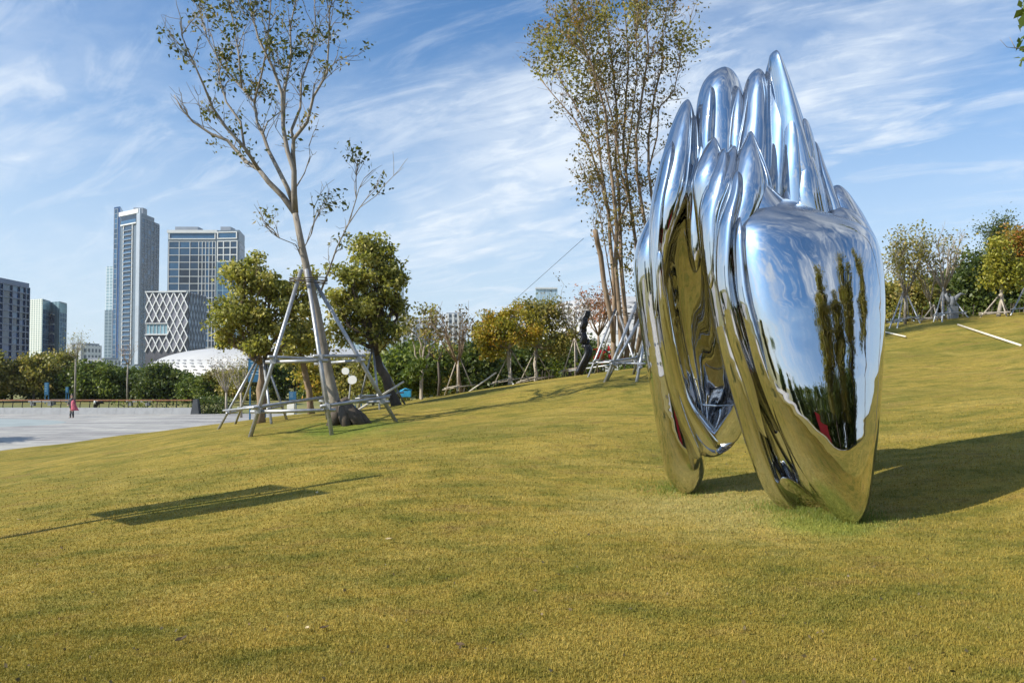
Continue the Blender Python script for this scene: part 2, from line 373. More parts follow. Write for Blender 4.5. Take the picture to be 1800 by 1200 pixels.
def build_grass():
    rng = np.random.default_rng(5); N = 620000
    # density follows how close the turf lies to the viewer
    d = 2.6 * (1 + rng.random(N) ** 1.0 * 0) 
    uu = rng.random(N); d = 1 / (1 / 2.8 - uu * (1 / 2.8 - 1 / 17.0))
    x = (rng.random(N) * 2 - 1) * (d * .82 + .8)
    z = H(x, d)
    z = z + .018 * np.sin(x * 1.7 + .6 * np.sin(d * .9)) * np.sin(d * 1.1 + .5) + .012 * np.sin(x * .63 + d * 2.3)
    hgt = (.007 + .015 * rng.random(N)) * (1 + .05 * d); wid = (.0020 + .0014 * rng.random(N)) * (.75 + d * .16)
    a = rng.random(N) * 2 * np.pi; lean = rng.random(N) * 1.1; a2 = rng.random(N) * 2 * np.pi
    base = np.stack([x, d, z - .004], -1); sv = np.stack([np.cos(a) * wid, np.sin(a) * wid, 0 * a], -1)
    tip = base + np.stack([np.cos(a2) * np.sin(lean) * hgt, np.sin(a2) * np.sin(lean) * hgt, np.cos(lean) * hgt + .004], -1)
    v_ = np.stack([base - sv, base + sv, tip], 1).reshape(-1, 3); f_ = np.arange(3 * N).reshape(-1, 3)
    keep = rng.random(N) < np.clip((17 - d) / 8, 0, 1); tn = rng.random(N) ** 1.2; v_ = v_.reshape(-1, 3, 3)[keep].reshape(-1, 3); N = int(keep.sum()); tn = tn[keep]; f_ = np.arange(3 * N).reshape(-1, 3)
    o = link('grass_blades', np_mesh('grass_blades', v_, f_, BLADE, False, {'tint': tn}, 3))
    tag(o, 'short dry grass blades covering the lawn', 'grass', kind='stuff')
build_grass()

# ------------------------------------------------------------------ buildings
def prism(mb_, poly, z0, z1):
    n = len(poly)
    mb_.add([(x, y, z0) for x, y in poly] + [(x, y, z1) for x, y in poly],
            [tuple(reversed(range(n))), tuple(range(n, 2*n))] + [(k, (k+1) % n, n + (k+1) % n, n + k) for k in range(n)])
    return mb_
def quad_plan(A, B, depth):
    """footprint behind the front line A-B (A left, B right as seen)"""
    A = Vector(A[:2]); B = Vector(B[:2]); t = (B - A).normalized(); n = Vector((-t.y, t.x))
    if n.dot(A) < 0: n = -n
    return [tuple(A), tuple(B), tuple(B + n * depth), tuple(A + n * depth)], t, -n
PANE_CACHE = {}
def pane_mesh(w, h, mat, th=.12):
    k = (round(w, 2), round(h, 2), mat.name)
    if k not in PANE_CACHE: PANE_CACHE[k] = MB().box((0, 0, 0), (w, th, h)).mesh('pane', mat)
    return PANE_CACHE[k]
def facade(parent, A, B, cols, rows, mat, bar=.35, proud=.35, frame_mat=None, gap=.06, frame=True, skip=None):
    """cols [(u0,u1)] metres from A, rows [(z0,z1)] world z. Each pane is a part; the bars between them are one frame."""
    A = Vector(A[:2]); B = Vector(B[:2]); t = (B - A).normalized(); n = Vector((t.y, -t.x))
    if n.dot(A) > 0: n = -n
    ang = math.atan2(t.y, t.x)
    for i, (u0, u1) in enumerate(cols):
        for j, (z0, z1) in enumerate(rows):
            if skip and skip(i, j): continue
            c = A + t * ((u0 + u1) / 2) + n * gap
            mm = mat(i, j) if callable(mat) else mat
            link('pane', pane_mesh(u1 - u0, z1 - z0, mm), parent, (c.x, c.y, (z0 + z1) / 2), (0, 0, ang))
    if frame:
        m = MB(); R = Matrix.Rotation(ang, 3, 'Z')
        zt0, zt1 = rows[0][0], rows[-1][1]
        us = sorted({round(c[0], 3) for c in cols} | {round(c[1], 3) for c in cols})
        edges = [cols[0][0]] + [(cols[k][1] + cols[k+1][0]) / 2 for k in range(len(cols) - 1)] + [cols[-1][1]]
        for e in edges:
            c = A + t * e + n * (proud / 2); m.box((c.x, c.y, (zt0 + zt1) / 2), (bar, proud, zt1 - zt0 + bar), R)
        ez = [rows[0][0]] + [(rows[k][1] + rows[k+1][0]) / 2 for k in range(len(rows) - 1)] + [rows[-1][1]]
        um = (cols[0][0] + cols[-1][1]) / 2; wl = cols[-1][1] - cols[0][0]
        for e in ez:
            c = A + t * um + n * (proud / 2 - .03); m.box((c.x, c.y, e), (wl - bar, proud - .06, bar), R)
        m.build('frame', frame_mat or WHITE, parent)
def split(a, b, n, gap): 
    s = (b - a) / n; return [(a + k * s + gap / 2, a + (k + 1) * s - gap / 2) for k in range(n)]
def zy(py, d): return float(P(900, py, d)[2])
def pxy(px, d): return ((px - 900) / F * d, d)

# tower with white column (photo x 196-277)
d = 750.; A = pxy(208, 772.); B = pxy(245, 750.); Cc = pxy(268, 776.); Dd = pxy(277, 786.)
t = empty('residential_tower', (*A, GZ), 'tall slim glass tower with bright white corner column, tallest on the skyline', 'building')
core = MB(); prism(core, [A, B, Cc, (A[0] + Cc[0] - B[0], A[1] + Cc[1] - B[1])], GZ, zy(378, 760)); core.build('wall', SLATE, t)
m = MB(); A0 = pxy(196.5, 776.); prism(m, [A0, pxy(207.5, 771.5), pxy(214, 800.), pxy(202, 805.)], GZ, zy(363, 772)); sl_ = m.build('side_slab', G_NIGHT, t)
facade(t, A0, pxy(207.5, 771.5), [(1.2, 6.0)], split(zy(632, 772), zy(366, 772), 30, .7), G_BLUE, .4, .4, WHITE_D)
Av, Bv = Vector(A), Vector(B); wF = (Bv - Av).length; R = Matrix.Rotation(math.atan2((Bv-Av).y, (Bv-Av).x), 3, 'Z'); tv = (Bv - Av).normalized(); nv = Vector((tv.y, -tv.x))
def fpt(u_, o_=0): c = Av + tv * u_ + nv * o_; return c.x, c.y
z0, z1 = zy(640, 755), zy(368, 755)
m = MB(); m.box((*fpt(wF - 3.0, .7), (z0 + z1) / 2), (6.0, 1.5, z1 - z0), R); m.build('corner_column', PANEL, t)
m = MB(); m.box((*fpt(wF / 2 - 1.4, .9), zy(372, 755)), (wF - 3.1, 1.9, 4.0), R); m.build('roof_beam', WHITE, t)
m = MB(); m.box((*fpt(wF * .5 - 2, .4), zy(383, 755)), (wF * .72, .9, 7), R); m.build('roof_terrace', G_DARK, t)
m = MB(); m.box((*fpt(wF * .5 - 2, 1.0), zy(387.5, 755)), (wF * .70, .5, 3.2), R); m.build('terrace_glass', G_BLUE, t)
m = MB(); m.box((*fpt(wF * .5 - 2, .8), zy(392, 755)), (wF * .74, 1.6, 1.2), R); m.build('terrace_edge', WHITE, t)
for uo in (wF * .20, wF * .62):
    m = MB(); m.box((*fpt(uo, .5), (z0 + zy(393, 755)) / 2), (.9, 1.0, zy(393, 755) - z0), R); m.build('fin', WHITE, t)
dk = MB().box((*fpt(wF * .41, .12), (z0 + zy(394, 755)) / 2), (wF * .40, .25, zy(394, 755) - z0), R); dk.build('recess', G_DARK, t)
bal = MB().box((0, 0, 0), (wF * .36, 1.6, 1.35)).mesh('balcony', G_BLUE); slab = MB().box((0, 0, 0), (wF * .38, 1.9, .5)).mesh('floor_slab', WHITE_D)
for k in range(30):
    zz = z0 + (zy(397, 755) - z0) * k / 30 + 2
    link('balcony', bal, t, (*fpt(wF * .41, .8), zz), (0, 0, math.atan2(tv.y, tv.x)))
    link('floor_slab', slab, t, (*fpt(wF * .41, .7), zz - .95), (0, 0, math.atan2(tv.y, tv.x)))
wR = (Vector(Cc) - Bv).length
facade(t, B, Cc, split(.4, wR, 4, .8), split(z0, zy(385, 760), 29, .9), lambda i, j: G_DARK if (i * 7 + j * 5) % 4 else G_BLUE, .42, .4, WHITE_D)
m = MB(); E2 = (A[0] + Cc[0] - B[0] + 8, A[1] + Cc[1] - B[1] + 14); prism(m, [(Cc[0] + .05, Cc[1] + .05), Dd, (Dd[0] - 24, Dd[1] + 16), E2], GZ, zy(392, 780)); m.build('rear_wing', SLATE, t)
facade(t, Cc, Dd, split(.6, (Vector(Dd) - Vector(Cc)).length, 2, .8), split(z0, zy(394, 780), 28, .9), G_DARK, .42, .4, WHITE_D)
m = MB(); m.box((*pxy(243, 775), zy(373, 775)), (9, 9, 7)); m.build('roof_plant', WHITE_D, t)
# pale glass block behind it on the left
t = empty('glass_block', (*pxy(184, 830), GZ), 'low pale glass block peeking out left of the tallest tower', 'building')
m = MB(); prism(m, quad_plan(pxy(184, 830), pxy(198, 826), 18)[0], GZ, zy(468, 828)); m.build('wall', gridmat('pale_grid', (.52, .58, .62), (.24, .36, .43), (2.6, 3.2)), t)
m = MB(); prism(m, quad_plan(pxy(182.5, 800), pxy(196, 796), 14)[0], GZ, zy(545, 798)); m.build('podium', gridmat('slate_grid', (.24, .30, .34), (.09, .14, .18), (2.6, 3.2)), t)

# broad twin-section tower (photo x 292-428)
d = 700.; A = pxy(292.5, 700); B = pxy(379, 700); Cc = pxy(418.5, 697); Dd = pxy(428, 730)
t = empty('office_tower', (*A, GZ), 'broad glass tower with white gridded facade and flat roof boxes', 'building')
m = MB(); prism(m, [A, B, (B[0] + 2, B[1] + 40), (A[0] + 4, A[1] + 40)], GZ, zy(406.5, 700)); m.build('wall', SLATE, t)
m = MB(); prism(m, [(B[0] + .05, B[1] - .6), Cc, Dd, (Dd[0] - 22, Dd[1] + 8)], GZ, zy(404.5, 698)); m.build('wing', SLATE, t)
s_ = 700 / F
def uX(px): return (px - 292.5) * s_
rows = split(zy(636, 700), zy(423.5, 700), 17, .9)
cols = [(uX(294.5), uX(312)), (uX(313.5), uX(331)), (uX(332.5), uX(346.5))] + [(uX(348 + 6 * k), uX(348 + 6 * k + 5)) for k in range(5)]
facade(t, A, B, cols, rows, lambda i, j: G_BLUE if (i * 3 + j * 5) % 5 == 0 or j > 14 else G_DARK, .48, .5, WHITE)
facade(t, A, B, [(uX(295), uX(376))], [(zy(420, 700), zy(409, 700))], G_BLUE, .9, .8, WHITE)
m = MB(); m.box((*(Vector(A) + Vector((uX(379) / 2, -.3))), zy(407.2, 700)), (uX(379) + 1, 1.8, 2.6)); m.build('cornice', WHITE, t)
B2 = (B[0] + .05, B[1] - .6)
def vX(px): return (px - 379) * s_
facade(t, B2, Cc, [(vX(381), vX(391)), (vX(393), vX(403.5)), (vX(405), vX(417))], rows[14:], G_DARK, .8, .5, WHITE)
facade(t, B2, Cc, [(vX(381), vX(391)), (vX(392), vX(404)), (vX(405), vX(417))], rows[:14], G_BLUE, .5, .25, G_PALE)
facade(t, B2, Cc, [(vX(381), vX(416))], [(zy(419, 698), zy(408, 698))], G_BLUE, .9, .7, WHITE)
facade(t, Cc, Dd, split(1, (Vector(Dd) - Vector(Cc)).length - 1, 5, 1.), rows, G_NIGHT, .5, .3, WHITE_D)
for pa, pb, pt in ((305, 345, 398.5), (385, 403, 398.5)):
    m = MB(); prism(m, quad_plan(pxy(pa, 712), pxy(pb, 712), 12)[0], zy(408, 712), zy(pt, 712)); m.build('roof_plant', WHITE_D, t)

# lattice-clad cube (photo x 255-361)
d = 500.; s_ = d / F; A = pxy(255.5, 503); B = pxy(329.5, 500); Cc = pxy(361, 528)
t = empty('lattice_building', (*A, GZ), 'cubic building wrapped in a white diamond lattice with a glazed notch', 'building')
zt, zb = zy(513, 500), zy(618, 500)
m = MB(); prism(m, [A, B, Cc, (A[0] + Cc[0] - B[0], A[1] + Cc[1] - B[1])], GZ, zt - .3); m.build('wall', surf('slate_wall', (.085, .085, .10), .5, 0, .2, .2, 0), t)
panel_a = glass('lattice_panel', (.17, .165, .19), .35, .35); panel_b = glass('lattice_panel_blue', (.13, .18, .26), .3, .35)
def lattice(A, B, ncol, nrow, zt, zb, mat, barw, barmat, notch=None):
    A = Vector(A); B = Vector(B); t_ = (B - A).normalized(); W_ = (B - A).length; n_ = Vector((t_.y, -t_.x)); n_ = -n_ if n_.dot(A) > 0 else n_
    cw = W_ / ncol; ch = (zt - zb) / nrow; ang = math.atan2(t_.y, t_.x)
    dm = MB(); k = .80; dm.add([(-cw/2*k, -.1, 0), (0, -.1, -ch/2*k), (cw/2*k, -.1, 0), (0, -.1, ch/2*k), (-cw/2*k, .1, 0), (0, .1, -ch/2*k), (cw/2*k, .1, 0), (0, .1, ch/2*k)],
                               [(0, 1, 2, 3), (7, 6, 5, 4), (0, 4, 5, 1), (1, 5, 6, 2), (2, 6, 7, 3), (3, 7, 4, 0)])
    dmm = dm.mesh('panel', mat); bars = MB()
    for r in range(nrow * 2):
        zc_ = zt - (r + .5) * ch / 2 
        for c in range(ncol * 2 + 1):
            if (r + c) % 2: 
                pass
        for c in range(ncol + 1):
            uc = (c + (.5 if r % 2 else 0)) * cw; 
            if uc > W_ - .1 or uc < .1: continue
            zc2 = zt - (r + 1) * ch / 2
            if zc2 - ch/2 < zb - .1: continue
            if notch and uc - cw/2 < notch[0] and notch[1] - ch*.5 < zc2 < notch[2] + ch*.5: continue
            p2 = A + t_ * uc + n_ * .15; link('panel', dmm, t, (p2.x, p2.y, zc2), (0, 0, ang))
    for r in range(nrow * 2):
        za, zb_ = zt - r * ch / 2, zt - (r + 1) * ch / 2
        for c in range(ncol * 2):
            ua, ub = c * cw / 2, (c + 1) * cw / 2
            if notch and (ua + ub) / 2 < notch[0] and notch[1] < (za + zb_) / 2 < notch[2]: continue
            y0, y1 = (zb_, za) if (r + c) % 2 else (za, zb_)
            p0 = A + t_ * ua + n_ * .45; p1 = A + t_ * ub + n_ * .45
            bars.tube([(p0.x, p0.y, y0), (p1.x, p1.y, y1)], barw, 4)
    bars.build('lattice', barmat, t)
nz0, nz1 = zy(588, 500), zy(568, 500)
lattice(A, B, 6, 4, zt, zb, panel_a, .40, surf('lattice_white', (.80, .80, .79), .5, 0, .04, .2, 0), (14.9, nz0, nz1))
lattice(B, Cc, 6, 4, zt, zb, panel_b, .22, surf('lattice_white_shaded', (.20, .24, .30), .5, 0, .1, .2, 0))  # side bars: the white lattice with its shade put into the colour
facade(t, (A[0], A[1] - .1), B, split(.4, 14.6, 6, .25), [(nz0 + .5, nz1 - .5)], G_PALE, .3, .35, WHITE)
Av, Bv = Vector(A), Vector(B); tv = (Bv - Av).normalized(); R = Matrix.Rotation(math.atan2(tv.y, tv.x), 3, 'Z')
m = MB(); c = Av + tv * 13.3; m.box((c.x, c.y - .5, zt + .25), (27, 1.4, .7), R)
m.build('roof_edge', WHITE, t)
for zz in (nz0, nz1): c = Av + tv * 7.4; MB().box((c.x, c.y - .5, zz), (14.9, 1.2, .55), R).build('notch_edge', WHITE, t)

# twin pale gridded block (photo x 47-116)
t = empty('gridded_block', (*pxy(47, 450), GZ), 'pale green glass block with fine grid and stepped dark balconies', 'building')
m = MB(); prism(m, [pxy(46, 452), pxy(73, 446), pxy(87, 462), pxy(60, 470)], GZ, zy(526, 450)); m.build('wall', gridmat('bright_grid', (.62, .64, .58), (.20, .27, .25), (.95, 1.05), .40), t)
m = MB(); prism(m, [pxy(86, 462), pxy(103, 456), pxy(116, 470), pxy(96, 480)], GZ, zy(530, 458)); m.build('rear_wing', gridmat('teal_grid', (.20, .29, .33), (.10, .17, .21), (1.1, 1.2), .25), t)
a_, b_ = Vector(pxy(86.5, 461.8)), Vector(pxy(103, 456)); tv = (b_ - a_).normalized(); R = Matrix.Rotation(math.atan2(tv.y, tv.x), 3, 'Z')
for k, (pa, pb) in enumerate(((552, 567), (570, 582), (586, 602), (606, 617), (622, 636))):
    c = a_ + tv * 2.8; m = MB(); m.box((c.x, c.y - .2, (zy(pa, 459) + zy(pb, 459)) / 2), (4.6, .5, zy(pa, 459) - zy(pb, 459)), R); o = m.build('balcony_recess', G_NIGHT, t)
    m = MB()
    for s in (-1, 1):
        R2 = R @ Matrix.Rotation(.28 * s * (1 if k % 2 == 0 else 0), 3, 'Y'); c2 = c + tv * (1.25 * s)
        m.box((c2.x, c2.y - .5, zy(pa, 459)), (2.7, .6, .5), R2)
    m.build('canopy', WHITE, o)
for A1, B1, tp_ in ((pxy(73.3, 445.7), pxy(87, 461.6), 526), (pxy(103.2, 455.8), pxy(116, 469.7), 530)):
    facade(t, A1, B1, split(.2, (Vector(B1) - Vector(A1)).length, 3, .3), split(zy(640, 455), zy(tp_ + 2, 455), 13, .3), lambda i, j: G_PALE if j > 10 else G_BLUE, .2, .15, G_PALE)

# dark tower at the left edge
t = empty('dark_tower', (*pxy(0, 330), GZ), 'dark navy glass tower cut by the left edge of the picture', 'building')
A = pxy(-60, 300); B = pxy(49, 345)
m = MB(); prism(m, quad_plan(A, B, 30)[0], GZ, zy(496, 340)); m.build('wall', G_NIGHT, t)
W_ = (Vector(B) - Vector(A)).length
facade(t, A, B, [(W_ * .40, W_ * .49), (W_ * .55, W_ * .66), (W_ * .70, W_ * .79), (W_ * .83, W_ * .90), (W_ * .93, W_ * .985)], split(zy(640, 330), zy(500, 330), 12, .25),
       lambda i, j: G_BLUE if j == 11 or (i == 2 and j % 2) else (G_DARK if (i + j) % 3 else G_NIGHT), .5, .7, G_NIGHT)
# small far blocks glimpsed between the trees
APT = gridmat('apartment_grid', (.60, .60, .60), (.10, .13, .17), (3.4, 3.2), .45)
def block(px0, px1, top, d, label, mat, fins=0, depth=16, finmat=None):
    t = empty('apartment_block', (*pxy(px0, d), GZ), label, 'building', 'far blocks between the trees')
    m = MB(); prism(m, quad_plan(pxy(px0, d), pxy(px1, d), depth)[0], GZ, zy(top, d)); m.build('wall', mat, t)
    w = (px1 - px0) * d / F
    for k in range(fins):
        x = pxy(px0, d)[0] + w * (k + .5) / fins; m = MB(); m.box((x, d - .5, (GZ + zy(top - 1, d)) / 2), (w * .13, 1.2, zy(top - 1, d) - GZ)); m.build('fin', finmat or WHITE, t)
    m = MB(); m.box((pxy(px0, d)[0] + w / 2, d + depth / 2, zy(top - 1.2, d)), (w * .9, depth * .8, 1.2)); m.build('roof', WHITE_D, t)
    return t
block(691, 713, 550, 420, 'white finned apartment block right of the right-hand bushy tree', APT, 2)
block(722, 762, 561, 440, 'white apartment block behind the flat-topped sparse tree', APT, 3)
block(783, 810, 552, 430, 'white apartment block with blue windows behind the bare twiggy tree', APT, 3, finmat=WHITE)
block(836, 870, 575, 380, 'white block glimpsed behind the yellow autumn tree', APT, 1)
block(118, 150, 606, 400, 'low white building right of the pale gridded block', APT, 2)
block(150, 182, 632, 360, 'low white pavilion at the foot of the slim tower', APT, 0)
HAZG = gridmat('hazed_glass', (.55, .66, .74), (.36, .50, .60), (7, 200), .12)  # distance haze is put into this pale blue glass colour
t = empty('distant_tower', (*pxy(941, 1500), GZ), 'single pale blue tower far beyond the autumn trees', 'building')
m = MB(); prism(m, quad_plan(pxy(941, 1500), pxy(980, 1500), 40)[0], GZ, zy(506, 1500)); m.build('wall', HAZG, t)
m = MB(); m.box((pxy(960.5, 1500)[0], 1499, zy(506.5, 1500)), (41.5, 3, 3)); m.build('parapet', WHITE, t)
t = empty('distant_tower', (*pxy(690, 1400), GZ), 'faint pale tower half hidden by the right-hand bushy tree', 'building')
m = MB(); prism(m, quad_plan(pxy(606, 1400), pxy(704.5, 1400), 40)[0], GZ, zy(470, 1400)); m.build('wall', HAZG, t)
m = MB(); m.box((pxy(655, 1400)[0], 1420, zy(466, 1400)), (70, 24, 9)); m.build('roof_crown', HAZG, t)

# white shell roofs of the arena
SHELL = surf('white_shell', (.44, .435, .42), .45, 0, .08, .15, 0)
def shell(name, label, cx, cy, rx, ry, top, nlon, nlat, lo=.10, hi=.70, rot=0.):
    t = empty(name, (cx, cy, GZ), label, 'building'); hgt = top - GZ
    v_ = []; f_ = []; NU, NV = 72, 14
    def pt(a, e, k=1.0):
        x = rx * math.cos(a) * math.cos(e) ** .6 * k; y = ry * math.sin(a) * math.cos(e) ** .6 * k
        return (cx + x * math.cos(rot) - y * math.sin(rot), cy + x * math.sin(rot) + y * math.cos(rot), GZ + hgt * math.sin(e) * k)
    for j in range(NV + 1):
        for i in range(NU): v_.append(pt(2 * math.pi * i / NU, math.pi / 2 * j / NV * .995))
    for j in range(NV):
        for i in range(NU): f_.append((j*NU + i, j*NU + (i+1) % NU, (j+1)*NU + (i+1) % NU, (j+1)*NU + i))
    MB().add(v_, f_).build('roof_shell', SHELL, t, True)
    slot = surf('roof_opening', (.20, .20, .205), .3, 0, .3, .3, 0)
    hs = MB(); w, h = rx * .95 / nlon, hgt * .17 / nlat
    hs.add([(-w, -.08, 0), (-w*.5, -.08, -h), (w*.5, -.08, -h), (w, -.08, 0), (w*.5, -.08, h), (-w*.5, -.08, h), (-w, .08, 0), (-w*.5, .08, -h), (w*.5, .08, -h), (w, .08, 0), (w*.5, .08, h), (-w*.5, .08, h)],
           [(0, 1, 2, 3, 4, 5), (11, 10, 9, 8, 7, 6)] + [(k, 6 + k, 6 + (k+1) % 6, (k+1) % 6) for k in range(6)])
    hm = hs.mesh('opening', slot)
    for j in range(nlat):
        e = lo + (hi - lo) * (j + .5) / nlat
        for i in range(nlon):
            a = -math.pi + math.pi * (i + (.5 if j % 2 else 0)) / nlon
            p = Vector(pt(a, e, 1.0)); q = Vector(pt(a + .01, e, 1.002)); r = Vector(pt(a, e + .01, 1.002))
            X_ = (q - p).normalized(); Z_ = (r - p).normalized(); Y_ = Z_.cross(X_)
            if (p - Vector((0, 0, CH))).dot(Y_) < 0: Y_ = -Y_
            X_ = Y_.cross(Z_); o = link('opening', hm, t, tuple(p)); o.rotation_euler = Matrix((X_, Y_, Z_)).transposed().to_euler()
    return t
c = pxy(466, 255); shell('arena_roof', 'long white perforated shell roof in front of the gridded towers', c[0], c[1] + 20, 46, 34, zy(607, 255), 42, 5, .10, .62)
c = pxy(1120, 135); shell('arena_roof', 'white perforated shell roof behind the black wavy sculpture', c[0], c[1] + 22, 22, 24, zy(505, 135), 26, 9, .25, 1.12)

# ------------------------------------------------------------------ trees
def leaf_arrays(pos, size, rng, up=.35, wid=.30):
    N = len(pos); a = rng.normal(size=(N, 3)); a[:, 2] -= .25; a /= np.linalg.norm(a, axis=1)[:, None]
    n = rng.normal(size=(N, 3)); n[:, 2] += up * 2; b = np.cross(a, n); b /= np.linalg.norm(b, axis=1)[:, None] + 1e-9
    n = np.cross(b, a); s = size[:, None]
    p0 = pos; p1 = pos + a * s * .5 + b * s * wid + n * s * .08; p2 = pos + a * s; p3 = pos + a * s * .5 - b * s * wid + n * s * .08
    return np.stack([p0, p1, p2, p3], 1).reshape(-1, 3)
def crown_mesh(pos, size, tint, mat, rng, o, wid=.30):
    v_ = leaf_arrays(np.asarray(pos), np.asarray(size), rng, wid=wid) - np.array(o)
    return np_mesh('crown', v_, np.arange(len(v_)).reshape(-1, 4), mat, False, {'tint': tint})
def wob(p, q, n, amp, rng, sag=0):
    p = np.asarray(p, float); q = np.asarray(q, float); L = np.linalg.norm(q - p); out = []
    j = rng.normal(size=(n + 1, 3)) * amp * L
    for i in range(n + 1):
        t = i / n; k = math.sin(math.pi * t); out.append(p + (q - p) * t + j[i] * (k > 1e-6) + np.array([0, 0, sag * L * k]))
    return out
def lerp_r(r0, r1, n): return [r0 + (r1 - r0) * i / (n - 1) for i in range(n)]
def blob_tree(name, label, base, fork, blobs, mat, bark, r0=.12, clumps=14, leaves=70, lsize=.14, csig=.28, seed=1, group=None,
              extra_trunk=None, twigs=True, wid=.30, parent=None):
    """base/fork world points; blobs [(centre, rx, ry, rz)]; clumps of leaves sit on twigs inside each blob"""
    rng = np.random.default_rng(seed); base = np.asarray(base, float); fork = np.asarray(fork, float)
    t = empty(name, base, label, 'tree', group); tr = MB()
    pts = wob(base - np.array([0, 0, .15]), fork, 5, .015, rng); tr.tube(pts, [r0 * 1.35, r0 * 1.05, r0, r0 * .95, r0 * .9, r0 * .8], 9)
    for et in (extra_trunk or []): tr.tube(*et)
    pos, size, tint = [], [], []
    for bc, rx, ry, rz in blobs:
        bc = np.asarray(bc, float); lp = wob(fork, bc, 4, .05, rng); tr.tube(lp, lerp_r(r0 * .62, r0 * .22, 5), 7)
        m_ = max(3, int(clumps * (rx * rz) ** .5 / .9)) if clumps > 0 else -clumps
        for k in range(m_):
            dr = rng.normal(size=3); dr /= np.linalg.norm(dr); rad = rng.random() ** .45 * (1 + .4 * (rng.random() < .22))
            cc = bc + dr * rad * np.array([rx, ry, rz])
            st = lp[rng.integers(2, 5)]
            if twigs: tr.tube(wob(st, cc, 3, .06, rng), lerp_r(r0 * .16, r0 * .05, 4), 4, False)
            n = int(leaves * (.6 + .8 * rng.random())); sg = csig * (.7 + .6 * rng.random())
            pp = cc + np.clip(rng.normal(size=(n, 3)), -2.1, 2.1) * sg * np.array([1, 1, .72]); pos.append(pp)
            size.append(lsize * (.6 + .8 * rng.random(n)))
            tint.append(np.clip(.5 + .28 * rng.normal() * .7 + .22 * rng.normal(size=n), 0, 1))
    tr.build('trunk', bark, t, True)
    link('crown', crown_mesh(np.concatenate(pos), np.concatenate(size), np.concatenate(tint), mat, rng, off(t), wid), t)
    return t
def PB(px, py, rpx, d, ry=None, rzpx=None):
    k = d / F; return (P(px, py, d), rpx * k, ry if ry is not None else rpx * k, (rzpx or rpx) * k)
def copy_tree(src, loc, rz, sc, label, group):
    c = src.copy(); C.objects.link(c); c.location = loc; c.rotation_euler = (0, 0, rz); c.scale = (sc[0], sc[0], sc[1] * .92); c['label'] = label; c['group'] = group
    for ch in src.children:
        g = ch.copy(); C.objects.link(g); g.parent = c
    return c
def support(label, feet, tops, rails=(.18, .55), r=.042, group='galvanised tree supports', mat=None, order=None):
    """inclined poles feet->tops with horizontal rails clamped across them"""
    t = empty('tree_support', feet[0], label, 'tree support', group)
    for a, b in zip(feet, tops):
        a = np.asarray(a, float); b = np.asarray(b, float); e = (b - a) / np.linalg.norm(b - a); MB().tube([a - e * .1, b + e * .12], r, 8).build('pole', mat or STEEL, t, True)
    n = len(feet)
    for q, h in enumerate(rails):
        for i in range(n):
            j = (i + 1) % n
            if n < 3 and i: break
            p0 = np.asarray(feet[i]) + (np.asarray(tops[i]) - feet[i]) * h; p1 = np.asarray(feet[j]) + (np.asarray(tops[j]) - feet[j]) * h
            e = (p1 - p0) / np.linalg.norm(p1 - p0); dz = np.array([0, 0, r * (1.1 if i % 2 else -1.1)])
            o = MB().tube([p0 - e * .18 + dz, p1 + e * .18 + dz], r * .85, 8).build('rail', mat or STEEL, t, True)
            MB().box(p0 + dz * .5, (r * 3, r * 3, r * 2.6)).build('clamp', mat or STEEL, t)
    cT = np.mean([np.asarray(q_) for q_ in tops], 0); rT = max(np.linalg.norm((np.asarray(q_) - cT)[:2]) for q_ in tops) + r * 1.3
    for q in range(3): MB().tube([cT + np.array([rT * math.cos(w_), rT * math.sin(w_), .05 * (q - 1) + .02 * math.sin(2 * w_ + q)]) for w_ in np.linspace(0, 6.283, 15)], r * .28, 5, False).build('tie', TIE, t, True)
    return t

